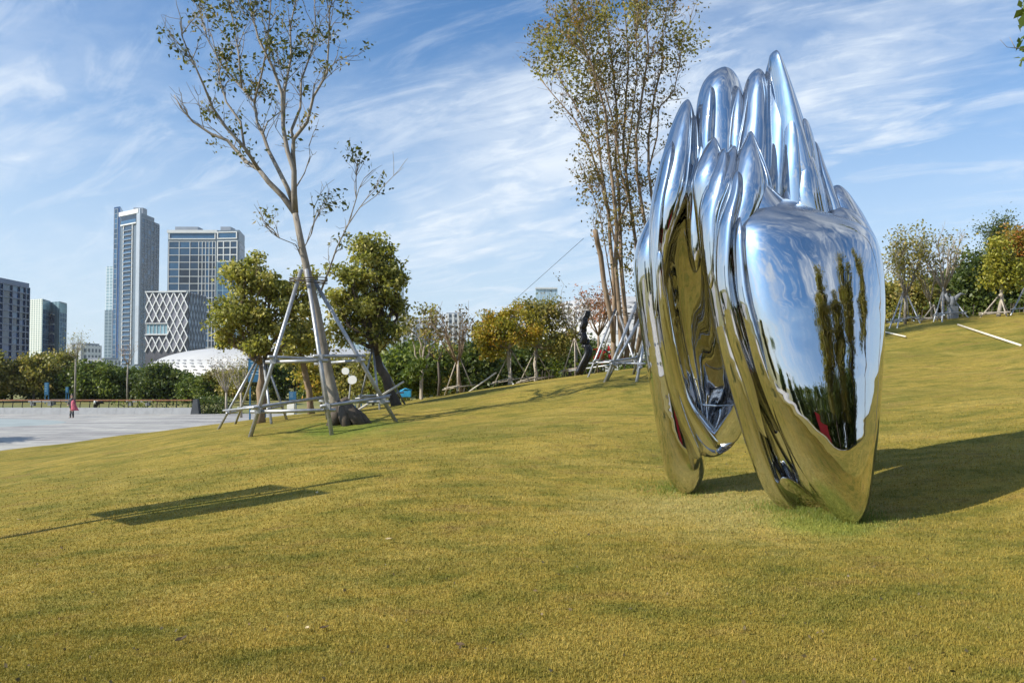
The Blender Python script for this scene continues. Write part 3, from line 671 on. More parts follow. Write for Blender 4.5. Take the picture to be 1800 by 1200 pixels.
# the tall sparse tree in front, limb by limb
def limb_tree(name, label, base, limbs, mat, bark, leaf_n, seed, twig_len=.9, lsize=.13, dens=3.0, leafy=.5, trunk_extra=None, lower=.25, group=None, cl=.16, upb=.9, sub=2):
    rng = np.random.default_rng(seed); t = empty(name, base, label, 'tree', group); tr = MB(); spots = []
    for pts, ra, rb, tw in limbs:
        pts = [np.asarray(p, float) for p in pts]; tr.tube(pts, lerp_r(ra, rb, len(pts)), 8 if ra > .05 else 6)
        if not tw: continue
        Ls = [np.linalg.norm(pts[i+1] - pts[i]) for i in range(len(pts) - 1)]; tot = sum(Ls)
        for _ in range(int(tot * dens * tw)):
            s = (lower + (1 - lower) * rng.random() ** .75) * tot; i = 0
            while i < len(Ls) - 1 and s > Ls[i]: s -= Ls[i]; i += 1
            p = pts[i] + (pts[i+1] - pts[i]) * min(1, s / Ls[i]); dr = (pts[i+1] - pts[i]) / Ls[i]
            v_ = dr + rng.normal(size=3) * .55; v_[2] = abs(v_[2]) + upb * .4; v_ /= np.linalg.norm(v_)
            L = twig_len * (.35 + .9 * rng.random()); q = p + v_ * L; w = wob(p, q, 3, .05, rng, .03); tr.tube(w, lerp_r(.013, .004, 4), 4, False)
            ends = [q]
            for _k in range(sub):
                b0 = w[rng.integers(1, 4)]; v2 = v_ + rng.normal(size=3) * .55; v2[2] = abs(v2[2]); v2 /= np.linalg.norm(v2); e2 = b0 + v2 * L * (.3 + .4 * rng.random())
                tr.tube([b0, (b0 + e2) / 2 + rng.normal(size=3) * .03, e2], [.008, .006, .004], 3, False); ends.append(e2)
            for e in ends:
                if rng.random() < leafy: spots.append(e)
    for ex in (trunk_extra or []): tr.tube(*ex)
    tr.build('trunk', bark, t, True)
    pos, size, tint = [], [], []
    for e in spots:
        n = max(2, int(leaf_n * (.4 + 1.2 * rng.random()))); pos.append(e + rng.normal(size=(n, 3)) * cl); size.append(lsize * (.6 + .7 * rng.random(n))); tint.append(np.clip(.5 + .2 * rng.normal() + .2 * rng.normal(size=n), 0, 1))
    if pos: link('crown', crown_mesh(np.concatenate(pos), np.concatenate(size), np.concatenate(tint), mat, rng, off(t), .26), t)
    return t
rng0 = np.random.default_rng(77)
def L3(pts, d, dd=0., jit=.12):
    n = len(pts); return [P(x, y, d + dd * i / max(1, n - 1) + rng0.normal() * jit) for i, (x, y) in enumerate(pts)]
dT = 18.9; tb = hit(606, 744)
trunk = [tb - np.array([0, 0, .3])] + L3([(585, 690), (574, 640), (556, 545), (541, 480), (530, 430), (519, 375)], dT, -.2, .0)
LM = [(trunk, .135, .07, 0),
 (L3([(519,375),(497,345),(472,320),(455,298),(432,284),(400,247),(372,236),(340,215),(318,190),(306,167)], dT, .8), .075, .010, .55),
 (L3([(455,298),(430,260),(398,225),(374,190),(358,150),(340,110),(322,70),(316,40)], dT, -.9), .05, .008, 1.),
 (L3([(430,262),(423,215),(398,180),(386,140),(383,110),(372,60)], dT, .5), .035, .008, 1.),
 (L3([(517,362),(505,330),(490,300),(472,265),(462,235),(452,215),(447,180),(425,155),(390,115),(365,70),(350,20)], dT, 1.2), .06, .008, 1.),
 (L3([(519,375),(517,340),(517,300),(505,265),(498,225),(496,165),(480,120),(455,70),(440,15),(430,-25)], dT, -.3), .078, .010, 1.1),
 (L3([(498,225),(500,160),(512,100),(510,50),(520,0),(515,-30)], dT, 1.0), .045, .008, 1.2),
 (L3([(517,300),(515,270),(516,245),(540,215),(551,170),(575,130),(578,60),(580,10)], dT, -.7), .06, .009, 1.),
 (L3([(516,245),(512,230),(528,190),(530,140),(548,90),(555,40),(552,-10)], dT, .9), .045, .008, 1.1),
 (L3([(462,235),(470,215),(500,190)], dT, .2), .022, .006, 1.),
 (L3([(447,180),(460,130),(470,80),(475,20),(478,-20)], dT, -.8), .03, .007, 1.2),
 (L3([(425,155),(420,100),(410,40),(400,-10)], dT, .5), .03, .007, 1.2),
 (L3([(520,330),(535,305),(545,275),(543,255)], dT, .1), .018, .006, .5),
 (L3([(551,170),(575,125),(598,100)], dT, .2), .018, .006, .5),
 (L3([(563,515),(580,470),(592,435),(612,395),(632,365),(660,345)], dT, -.4, .03), .028, .007, .5),
 (L3([(612,395),(626,350),(626,310),(640,285)], dT, .3, .03), .018, .006, .7),
 (L3([(541,480),(520,430),(490,418),(478,410)], dT, -.5, .03), .016, .006, 1.2),
 (L3([(532,440),(548,410),(552,385)], dT, .3, .03), .016, .006, 1.6)]
root = [([tb + np.array([-.25, -.05, -.1]), tb + np.array([-.12, 0, .5])], [.19, .12], 9), ([tb + np.array([.42, -.12, -.10]), tb + np.array([.22, -.08, .16]), tb + np.array([-.06, 0, .55])], [.14, .17, .14], 9), ([tb + np.array([.1, -.3, -.1]), tb + np.array([.02, -.14, .16]), tb + np.array([-.08, 0, .5])], [.10, .14, .13], 9), ([tb + np.array([.62, .05, -.12]), tb + np.array([.40, .04, .12]), tb + np.array([.1, .02, .34])], [.09, .12, .12], 9)]
limb_tree('tall_tree', 'tall sparse grey-barked tree held by the pole frame at the left of the lawn', tb, LM, L_TALL, BARK, 24, 3, .80, .12, 4.0, .15, None, .22, cl=.12, sub=3)
tt_ = [o_ for o_ in C.objects if o_.name == 'tall_tree'][0]; m = MB()
for ex in root: m.tube(*ex)
m.build('root_flare', BARK_D, tt_, True)
ft = [hit(440, 767), hit(583, 764), hit(696, 741), hit(566, 741)]
# the rear foot stands beyond the trunk
support('tall galvanised pole frame around the sparse tree in the left foreground', [ft[0], ft[1], ft[2], ft[3] + np.array([0, .6, .03])],
        [P(527, 482, 18.6), P(540, 482, 18.6), P(556, 500, 18.9), P(546, 512, 19.2)], (.16, .46), .047)

# two bushy trees behind it
b3 = GP(459, 22.5); f3 = P(462, 640, 22.5)
blob_tree('bushy_tree', 'bushy olive-green tree with forked trunk left of the pole frame', b3, f3,
 [PB(455, 470, 34, 22.5, .5), PB(425, 500, 26, 22.3, .5), PB(480, 510, 40, 22.8, .7), PB(425, 550, 40, 22.2, .7), PB(470, 560, 45, 22.5, .8), PB(522, 535, 34, 22.9, .6), PB(520, 590, 36, 22.6, .6), PB(402, 592, 28, 22.4, .5), PB(540, 498, 22, 22.9, .4), PB(400, 545, 22, 22.4, .4), PB(455, 600, 24, 22.2, .5), PB(415, 470, 15, 22.4, .3)],
 L_BUSH, BARK_T, .13, 21, 105, .115, .13, 11, 'two bushy trees behind the pole frame')
b4 = GP(700, 24); f4 = P(662, 625, 24)
blob_tree('bushy_tree', 'bushy olive-green tree with leaning dark trunk right of the pole frame', b4, f4,
 [PB(640, 448, 30, 24, .5), PB(675, 465, 28, 24.2, .5), PB(620, 490, 34, 23.8, .7), PB(665, 500, 38, 24, .7), PB(625, 540, 42, 24, .8), PB(672, 545, 34, 24.2, .7), PB(605, 580, 26, 24, .5), PB(690, 580, 16, 24, .5), PB(650, 585, 30, 24, .6), PB(700, 480, 14, 24, .3), PB(588, 520, 18, 24, .4), PB(655, 428, 16, 24, .3), PB(700, 535, 14, 24.2, .3)],
 L_BUSH, BARK_D, .14, 21, 105, .115, .13, 12, 'two bushy trees behind the pole frame')
b5 = GP(549, 25.5)
blob_tree('slender_tree', 'slender leaning tree seen through the pole frame', b5, P(530, 620, 25.5), [PB(525, 585, 22, 25.5, .4), PB(545, 605, 20, 25.7, .4), PB(508, 610, 16, 25.4, .4)], L_OLIVE, BARK_T, .10, 16, 80, .16, .2, 13)
support('pole frame bracing the bushy tree near the plaza edge', [GP(385, 21.8), GP(415, 24.5), GP(505, 22.5), GP(478, 21)], [P(455, 625, 22.4), P(457, 628, 22.8), P(465, 628, 22.5), P(463, 630, 22.2)], (.24,), .036)
support('pole frame bracing the leaning dark-trunked tree', [GP(712, 24.6), GP(630, 24.4), GP(668, 22.6)], [P(657, 612, 24.1), P(654, 615, 24.), P(656, 618, 23.8)], (.22,), .030)

# many-stemmed tall tree behind the mirror sculpture
dM = 27.; mbase = GP(1088, dM)
st = []
def stem(pts, ra, rb, tw, dd=0.): st.append((L3(pts, dM, dd * 1.6, .10), ra * .62, rb, tw))
stem([(1080,640),(1078,600),(1080,540),(1078,480),(1072,420),(1070,370),(1060,330),(1040,270),(1010,210),(975,170),(950,140)], .15, .012, .8, .6)
stem([(1090,640),(1092,600),(1088,540),(1082,470),(1084,400),(1078,330),(1070,270),(1065,200),(1045,130),(1020,60),(1010,10)], .16, .012, 1.2, -.8)
stem([(1100,640),(1104,600),(1098,540),(1092,470),(1090,400),(1088,340),(1082,280),(1085,200),(1078,130),(1070,60),(1060,-10)], .15, .012, 1.2, .5)
stem([(1085,400),(1105,350),(1090,300),(1080,220),(1060,150),(1030,100),(990,60),(975,30)], .07, .010, 1.3, -.5)
stem([(1110,620),(1125,520),(1118,430),(1105,340),(1095,260),(1100,180),(1105,110),(1100,40),(1095,-15)], .12, .012, 1.1, .8)
stem([(1120,620),(1140,500),(1135,400),(1120,310),(1118,240),(1130,160),(1140,90),(1135,30),(1140,-10)], .12, .012, 1.1, -.6)
stem([(1125,620),(1150,480),(1150,380),(1140,300),(1140,240),(1150,170),(1165,110),(1165,50),(1175,0)], .11, .012, 1.1, .3)
stem([(1140,300),(1155,240),(1158,190),(1185,160),(1195,110),(1200,60),(1215,40)], .05, .008, 1.0, -.3)
stem([(1070,370),(1050,250),(1020,200),(990,150),(970,110),(960,70)], .05, .008, 1.4, .9)
stem([(1092,470),(1060,340),(1050,200),(1045,120),(1035,50),(1040,0)], .06, .008, 1.3, .9)
stem([(1100,300),(1110,220),(1120,130),(1118,60),(1122,0)], .05, .008, 1.2, -.9)
stem([(1079,600),(1074,560),(1062,500),(1056,450),(1050,425),(1046,404)], .13, .085, .25, -.5)
stem([(1078,520),(1055,380),(1035,320),(1020,290)], .035, .008, 1.0, -.2)
limb_tree('multi_stem_tree', 'very tall many-stemmed tan tree behind the mirror sculpture', mbase, st, L_DRY, BARK_T, 26, 21, .95, .12, 3.6, .26, None, .26, cl=.17)
rngm = np.random.default_rng(8)
def leaf_patch(parent, centres, mat, n, sig, lsize, seed, name='crown'):
    rg = np.random.default_rng(seed); pos = np.concatenate([np.asarray(c) + rg.normal(size=(n, 3)) * sig for c in centres]); N = len(pos)
    return link(name, crown_mesh(pos, lsize * (.6 + .8 * rg.random(N)), np.clip(.5 + .25 * rg.normal(size=N), 0, 1), mat, rg, off(parent)), parent)
mt = [o for o in C.objects if o.name == 'multi_stem_tree'][0]
cc = [P(x + rngm.normal() * 14, y + rngm.normal() * 14, dM + rngm.normal() * .7) for x, y in [(1020,40),(1000,60),(975,80),(990,100),(1040,30),(1060,50),(1010,120),(960,60),(1050,80),(1030,70),(985,40),(1070,20),(1120,30),(1110,60),(1140,20),(1100,10),(1000,110),(1025,130),(1210,50),(1205,90),(960,120),(1170,40)] for _ in range(3)]
leaf_patch(mt, cc, L_OLIVE, 70, .22, .115, 5)
cc = [P(x + rngm.normal() * 8, y + rngm.normal() * 8, dM - .2 + rngm.normal() * .5) for x, y in [(1040,330),(1030,310),(1060,340),(1110,330),(1120,380),(1110,430),(1055,390),(1075,350),(1105,470),(1120,440),(1060,300),(1045,260),(1090,280),(1115,270),(1070,220),(1130,220),(1030,240),(1100,390),(1065,420),(1120,500)] for _ in range(3)]
leaf_patch(mt, cc, L_DRY, 26, .17, .11, 6)
support('pole frame with tall poles braced round the many-stemmed tree', [GP(1034, 25.6), GP(1122, 25.), GP(1128, 29), GP(1045, 28.5)], [P(1080, 548, 26.8), P(1088, 552, 26.8), P(1090, 550, 27.2), P(1083, 552, 27.2)], (.22,), .034)
g1, g2, g3 = hit(1063, 672), hit(1070, 671), hit(1119, 671)
support('heavy leaning pole frame just left of the mirror sculpture', [g1, g2 + np.array([0, .5, .03]), g3, g3 + np.array([.3, 2.4, .25])], [P(1118, 536, 22.8), P(1125, 560, 23.), P(1140, 560, 23.), P(1142, 560, 23.4)], (.25,), .045)
wire = MB().tube([P(885, 545, 33), P(1026, 419, 27)], .007, 5).build('guy_wire', BLACK); tag(wire, 'thin guy wire slanting down left from the many-stemmed tree', 'wire')

# trees along the crest of the lawn
def sapling_support(px, d, top, label, w=34, n=3, r=.022, mat=None):
    b = GP(px, d); k = d / F * w; tp_ = P(px, top, d); feet = []; tops = []
    for i in range(n):
        a = 2 * math.pi * i / n + .5; x, y = b[0] + k * math.cos(a), b[1] + k * .8 * math.sin(a); feet.append(np.array([x, y, GH(x, y)])); tops.append(tp_ + np.array([.06 * math.cos(a), .06 * math.sin(a), 0]))
    return support(label, feet, tops, (.2,), r, mat=mat or BAMBOO, group='thin props round the crest trees')
CT = 'trees along the crest of the lawn'
blob_tree('crest_tree', 'yellow autumn tree with three-legged support on the lawn crest', GP(898, 31), P(893, 612, 31),
 [PB(870, 565, 26, 31, .6, 20), PB(905, 556, 26, 31.2, .6, 18), PB(850, 590, 20, 31, .5), PB(890, 585, 26, 30.8, .6), PB(935, 580, 22, 31, .5), PB(862, 612, 16, 31, .4)], L_YELL, BARK_P, .075, 24, 110, .11, .19, 31, CT)
sapling_support(898, 31, 618, 'three-legged support of the yellow autumn tree on the crest', 40)
blob_tree('crest_tree', 'green and ochre tree right of the yellow autumn tree', GP(941, 33), P(941, 610, 33),
 [PB(930, 548, 24, 33, .6, 18), PB(965, 550, 26, 33.3, .6, 20), PB(990, 585, 22, 33, .5), PB(945, 575, 24, 33, .6), PB(915, 590, 16, 33, .5), PB(975, 610, 16, 33, .4)], L_OLIVE, BARK_P, .075, 22, 100, .115, .20, 32, CT)
sapling_support(941, 33, 620, 'three-legged support of the green and ochre crest tree', 38)
blob_tree('crest_tree', 'flat-topped sparse tree in front of the white apartment blocks', GP(740, 30), P(742, 640, 30),
 [PB(744, 545, 18, 30, .35, 5), PB(722, 562, 16, 30, .4, 8), PB(762, 562, 14, 30, .4, 9), PB(715, 580, 10, 30, .3, 6), PB(770, 585, 16, 30, .4, 12), PB(740, 585, 14, 30, .3, 8)], L_OLIVE, BARK_P, .06, 9, 40, .14, .16, 33, CT)
def bare(px, d, top, w, label, seed, bark, mat, leafy=.25, forks=7, lean=0, tw=.55, ln=5, r=.07, fork_y=None, name='bare_tree', group=CT, dens=5., cl=.14):
    rg = np.random.default_rng(seed); b = GP(px, d); fy = fork_y if fork_y else (645 + (top - 645) * .25); lims = []
    fk = P(px + lean * .4, fy, d); lims.append(([b - np.array([0, 0, .1]), (b + fk) / 2 + rg.normal(size=3) * .04, fk], r, r * .7, 0))
    for i in range(forks):
        a = 2 * math.pi * i / forks + rg.random(); rr_ = w * d / F * (.45 + .55 * rg.random()); tx = P(px + lean, top + rg.random() * 30, d)
        e = tx + np.array([rr_ * math.cos(a), rr_ * math.sin(a), 0]); m1 = fk + (e - fk) * .35 + np.array([0, 0, .0]) + (e - tx) * .12; m2 = fk + (e - fk) * .7 + (e - tx) * .10
        lims.append(([fk, m1, m2, e], r * .5, .008, 1.))
    return limb_tree(name, label, b, lims, mat, bark, ln, seed, tw, .13, dens, leafy, None, .25, group, cl)
bare(812, 29, 562, 38, 'bare tan twiggy tree with leaning trunk in front of the white blocks', 41, BARK_T, L_TWIG, .4, 10, -18, .6, 4, .075, 640, dens=7)
sapling_support(806, 29, 630, 'thin poles propping the bare tan twiggy tree', 30, 3)
bare(1012, 33, 528, 34, 'bare grey twiggy tree left of the black wavy sculpture', 42, BARK, L_TWIG, .3, 9, 0, .6, 4, .07, 600, dens=6)
bare(1052, 35, 520, 44, 'rust-leaved twiggy tree behind the black wavy sculpture', 43, BARK_T, L_RED, .55, 10, 0, .6, 7, .07, 590, dens=6)
sapling_support(1010, 31, 600, 'slanting support poles beside the black wavy sculpture', 26, 3)
bare(770, 32, 600, 22, 'small leafless tree between the flat-topped and the tan twiggy tree', 44, BARK_D, L_OLIVE, .4, 6, 0, .5, 6, .06)
blob_tree('crest_tree', 'small green sapling with pale trunk near the fallen pole', GP(741, 27.6), P(740, 664, 27.6), [PB(735, 645, 14, 27.6, .3), PB(752, 640, 14, 27.8, .3), PB(725, 655, 9, 27.6, .25)], L_GREEN, BARK_P, .05, 12, 45, .15, .16, 45, CT)
# leafy mass beyond the crest, tree by tree
DG = 'leafy trees beyond the crest'
SP = [(700, 38, 622, 34, L_GREEN), (752, 40, 605, 44, L_GREEN), (800, 44, 610, 40, L_OLIVE), (842, 41, 600, 40, L_DARK), (880, 46, 590, 44, L_GREEN), (925, 44, 602, 40, L_DARK), (965, 46, 595, 40, L_GREEN), (1000, 42, 612, 30, L_DARK), (655, 42, 625, 34, L_OLIVE), (610, 44, 632, 36, L_OLIVE), (565, 46, 630, 36, L_YELL), (720, 50, 600, 44, L_DARK), (785, 52, 606, 44, L_DARK), (905, 52, 588, 44, L_DARK), (990, 50, 590, 36, L_GREEN), (1030, 48, 600, 34, L_DARK)]
DL = ['green spreading tree just right of the leaning dark trunk', 'bright green rounded tree below the flat-topped tree', 'olive tree behind the bare tan twiggy tree', 'dark green tree left of the yellow autumn tree', 'green tree behind the yellow autumn tree', 'dark green tree between the two autumn crest trees', 'green tree behind the green and ochre crest tree', 'dark green tree left of the black wavy sculpture', 'olive tree behind the leaning dark trunk', 'olive tree behind the white oval discs', 'yellowish tree seen through the pole frame', 'dark green tree behind the flat-topped tree', 'dark green tree behind the small leafless tree', 'dark green tree between the two autumn crest trees, farthest back', 'green tree just left of the white perforated shell', 'dark tree at the foot of the white perforated shell']
for k, (px, d, top, w, mt_) in enumerate(SP):
    kk = d / F; b = GP(px, d); lo_ = 690 if px < 900 else 665; mid = (top + lo_) / 2
    rg = np.random.default_rng(300 + k)
    bl = [PB(px + rg.normal() * w * .12, top + 14, w * .55, d, .9, 13), PB(px - w * .5, mid - 10, w * .5, d - .4, .9, (lo_ - top) * .3), PB(px + w * .5, mid - 6, w * .5, d + .3, .9, (lo_ - top) * .3), PB(px, mid, w * .6, d - .3, 1.1, (lo_ - top) * .36), PB(px + rg.normal() * 8, lo_ - 12, w * .7, d - .5, .9, 16)]
    blob_tree('leafy_tree', DL[k], b, P(px, (top + lo_) / 2 + 18, d), bl, mt_, BARK_D, .08, 15, 75, .21, .33, 400 + k, DG)
# right-hand trees
RT = 'trees on the crest right of the sculpture'
bare(1592, 33, 428, 36, 'sparse umbrella-shaped tree just right of the mirror sculpture', 51, BARK, L_OLIVE, .6, 11, 0, .6, 9, .07, 520, 'sparse_tree', RT, 6.0, .17)
support('pole frame of the umbrella-shaped tree right of the sculpture', [GP(1564, 31.6), GP(1578, 31.4), GP(1618, 32), GP(1600, 34)], [P(1587, 515, 33), P(1588, 516, 33), P(1596, 520, 33), P(1593, 520, 33.3)], (.2,), .030)
bare(1660, 33, 418, 40, 'bare pale twiggy tree in the middle of the right-hand trees', 52, BARK_P, L_OLIVE, .3, 10, -4, .65, 5, .085, 510, 'bare_tree', RT, 6.)
support('pole frame of the bare pale tree among the right-hand trees', [GP(1642, 31.8), GP(1657, 31.2), GP(1703, 32), GP(1668, 34)], [P(1657, 512, 32.8), P(1658, 508, 32.8), P(1671, 520, 33), P(1662, 512, 33.2)], (.22,), .030)
bare(1640, 34, 455, 22, 'slim leaning pale tree left of the bare pale tree', 53, BARK_P, L_YELL, .5, 6, -14, .5, 8, .06, 530, 'sparse_tree', RT, 5)
sapling_support(1641, 32.5, 540, 'low pole frame left of the grey winged statue', 20, 3, .027)
blob_tree('yellow_tree', 'yellow-green tree with whitewashed trunk near the right edge', GP(1756, 31), P(1760, 500, 31), [PB(1762, 470, 26, 31, .6, 18), PB(1745, 492, 20, 31, .5, 12), PB(1780, 490, 20, 31, .5, 14), PB(1755, 445, 18, 31, .4)], L_LEMON, BARK_P, .07, 20, 110, .12, .20, 61, RT)
sapling_support(1757, 31, 522, 'pole frame of the whitewashed yellow-green tree', 30, 3, .027)
blob_tree('orange_tree', 'tall orange-brown autumn tree at the right edge', GP(1808, 33), P(1806, 470, 33), [PB(1800, 420, 34, 33, .9, 18), PB(1775, 435, 24, 33, .7, 18), PB(1830, 430, 34, 33, .9), PB(1800, 455, 34, 33, .9, 20), PB(1845, 470, 30, 33, .9)], L_ORNG, BARK, .12, 24, 110, .125, .24, 62, RT)
support('pole frame at the right edge under the orange tree', [GP(1778, 31), GP(1830, 31.4), GP(1815, 34)], [P(1806, 495, 32.8), P(1808, 495, 32.9), P(1808, 495, 33.1)], (.2,), .030)
for k, (px, d, top, w, mt_, lb) in enumerate([(1720, 38, 446, 40, L_DARK, 'large dark green dense tree among the right-hand trees'), (1690, 41, 470, 34, L_DARK, 'dark green tree behind the bare pale tree'), (1600, 39, 500, 40, L_OLIVE, 'olive tree behind the umbrella-shaped tree'), (1560, 40, 505, 34, L_OLIVE, 'olive tree half hidden by the mirror sculpture'), (1645, 40, 488, 34, L_GREEN, 'green tree behind the slim leaning tree'), (1775, 39, 470, 40, L_DARK, 'dark green tree behind the whitewashed trunk'), (1830, 38, 480, 40, L_GREEN, 'green tree at the right edge below the orange crown')]):
    b = GP(px, d); lo_ = 556; mid = (top + lo_) / 2
    bl = [PB(px, top + 14, w * .6, d, 1., 14), PB(px - w * .55, mid - 6, w * .5, d - .4, .9, 26), PB(px + w * .55, mid - 4, w * .5, d + .3, .9, 26), PB(px, mid, w * .6, d - .5, 1.1, 30), PB(px - w * .3, lo_ - 14, w * .55, d - .6, .8, 16), PB(px + w * .4, lo_ - 12, w * .55, d - .6, .8, 16)]
    blob_tree('dense_tree', lb, b, P(px, mid + 20, d), bl, mt_, BARK_D, .12, 17, 85, .19, .30, 500 + k, RT)
bare(1752, 41, 402, 14, 'dark feathery conifer top above the dense trees', 58, BARK_D, L_DARK, .9, 6, 0, .7, 22, .08, 470, 'conifer', RT, 6, .2)

# tree line beyond the railing on the left, and other far trees: three models, copied
proto = []
for k, mt_ in enumerate((L_OLIVE, L_GREEN, L_DARK)):
    d = 84.; b = GP(60 + 110 * k, d); pxk = 60 + 110 * k; top = (624, 636, 641)[k]
    bl = [PB(pxk, top + 9, 24, d, 1.6, 7), PB(pxk - 22, top + 26, 20, d, 1.5, 10), PB(pxk + 22, top + 24, 20, d, 1.5, 10), PB(pxk, top + 34, 26, d - 1, 1.8, 10), PB(pxk - 14, top + 46, 20, d - .6, 1.5, 9), PB(pxk + 18, top + 48, 20, d - .6, 1.5, 9), PB(pxk - 26, top + 54, 12, d - .6, 1.2, 8), PB(pxk + 30, top + 56, 12, d - .4, 1.2, 8)]
    proto.append(blob_tree('park_tree', ['rounded olive tree behind the railing, above the strolling person', 'green spreading tree behind the railing below the slim tower', 'dark green spreading tree behind the railing under the white shell roof'][k], b, P(pxk, 684, d), bl, mt_, BARK, .12, 20, 90, .30, .40, 600 + k, 'tree line beyond the railing'))
rg = np.random.default_rng(4)
TL = [(-30, 82, 0, 1.05, 'olive tree cut by the left edge behind the railing'), (22, 88, 1, 1.0, 'green tree behind the railing below the dark tower'), (105, 92, 0, 1.1, 'olive tree behind the railing below the pale gridded block'), (140, 84, 2, .95, 'dark tree behind the railing right of the strolling person'), (205, 86, 2, .92, 'dark green tree behind the railing below the slim tower'), (245, 92, 1, .82, 'green tree behind the railing left of the white shell roof'), (318, 86, 2, .85, 'dark tree behind the railing end under the white shell roof'), (350, 80, 1, .80, 'green tree above the clipped hedge'), (385, 80, 0, .74, 'olive tree right of the clipped hedge'), (425, 76, 0, .85, 'olive tree behind the blue signboard'), (470, 86, 1, 1.0, 'green tree behind the bushy tree trunk'), (520, 90, 0, 1.0, 'olive tree behind the slender leaning tree'), (575, 85, 1, .95, 'green tree behind the tall tree trunk'), (640, 92, 0, 1.0, 'far olive tree behind the leaning dark trunk'), (700, 98, 2, 1.1, 'far dark tree below the finned apartment block'), (780, 100, 1, 1.15, 'far green tree below the apartment blocks'), (860, 105, 2, 1.2, 'far dark tree behind the yellow autumn tree'), (940, 105, 1, 1.2, 'far green tree below the single pale blue tower'), (1130, 70, 1, 1.2, 'green tree behind the foot of the many-stemmed tree')]
for px, d, k, s, lb in TL:
    g = GP(px, d); copy_tree(proto[k], g, rg.random() * 6.28, (s * (.9 + .2 * rg.random()), s * (.85 + .25 * rg.random())), lb, 'tree line beyond the railing')
bare(133, 74, 592, 16, 'tall wispy tree rising above the tree line left of the slim tower', 71, BARK, L_OLIVE, .6, 7, 0, 1.0, 10, .10, 630, 'wispy_tree', 'tree line beyond the railing', 3.2, .35)
bare(225, 78, 606, 14, 'pink-tinged bare tree in front of the white shell roof', 72, BARK, L_RED, .4, 7, 0, .9, 7, .09, 640, 'wispy_tree', 'tree line beyond the railing', 3.2, .3)
bare(400, 60, 640, 20, 'pale-trunked bare tree beside the clipped hedge', 73, BARK_P, L_TWIG, .35, 8, -6, .8, 7, .10, 690, 'bare_tree', 'tree line beyond the railing', 4, .25)
bare(425, 56, 632, 16, 'pale-trunked twin tree behind the plaza edge poles', 74, BARK_P, L_OLIVE, .4, 7, -4, .7, 7, .10, 690, 'bare_tree', 'tree line beyond the railing', 4, .25)

# ------------------------------------------------------------------ the mirror sculpture
def chrome():
    t = NT('mirror_steel'); p = t.coord('Object'); g = t.n('ShaderNodeNewGeometry'); s_ = t.n('ShaderNodeSeparateXYZ'); t.l(g.outputs['Normal'], s_.inputs[0])
    dust = t.math('MULTIPLY', t.ramp(s_.outputs[2], [(.25, (0, 0, 0)), (.85, (1, 1, 1))]), t.ramp(t.noise(p, 9, 7, .75), [(.35, (.25,)*3), (.65, (1,)*3)]))
    smear = t.ramp(t.noise(p, 3.5, 6, .7, .5, (1, 1, .35)), [(.52, (0, 0, 0)), (.75, (1, 1, 1))])
    t.set(Base_Color=t.mixc(t.math('MULTIPLY', smear, .16), t.mixc(t.math('MULTIPLY', dust, .38), (.63, .63, .635), (.40, .39, .38)), (.42, .39, .33)), Metallic=1.0,
          Roughness=t.math('ADD', t.math('ADD', t.math('MULTIPLY', dust, .30), .018), t.math('MULTIPLY', smear, .07)))
    h = t.math('ADD', t.noise(p, 1.5, 2, .4, .3), t.math('MULTIPLY', t.noise(p, 5.0, 2, .5, .4, (1, 1, .5)), .07))
    t.bump(h, .20, .12); return t.m
CHROME = chrome()
def pchip(x, y, xq):
    x = np.asarray(x, float); y = np.asarray(y, float); h = np.diff(x); dl = np.diff(y) / h; m = np.zeros_like(y)
    for i in range(1, len(x) - 1):
        if dl[i-1] * dl[i] > 0: w1 = 2*h[i] + h[i-1]; w2 = h[i] + 2*h[i-1]; m[i] = (w1 + w2) / (w1 / dl[i-1] + w2 / dl[i])
    m[0] = dl[0]; m[-1] = dl[-1]; i = np.clip(np.searchsorted(x, xq) - 1, 0, len(h) - 1); t = (xq - x[i]) / h[i]
    return (2*t**3-3*t**2+1)*y[i] + (t**3-2*t**2+t)*h[i]*m[i] + (-2*t**3+3*t**2)*y[i+1] + (t**3-t**2)*h[i]*m[i+1]
sc_base = hit(1420, 905)
sculpt = empty('mirror_sculpture', sc_base, 'tall mirror-polished steel sculpture of fused pointed lobes standing on the lawn', 'sculpture')
def smooth_rows(a, k=2):
    for _ in range(k): b = a.copy(); b[1:-1] = .25 * a[:-2] + .5 * a[1:-1] + .25 * a[2:]; a = b
    return a
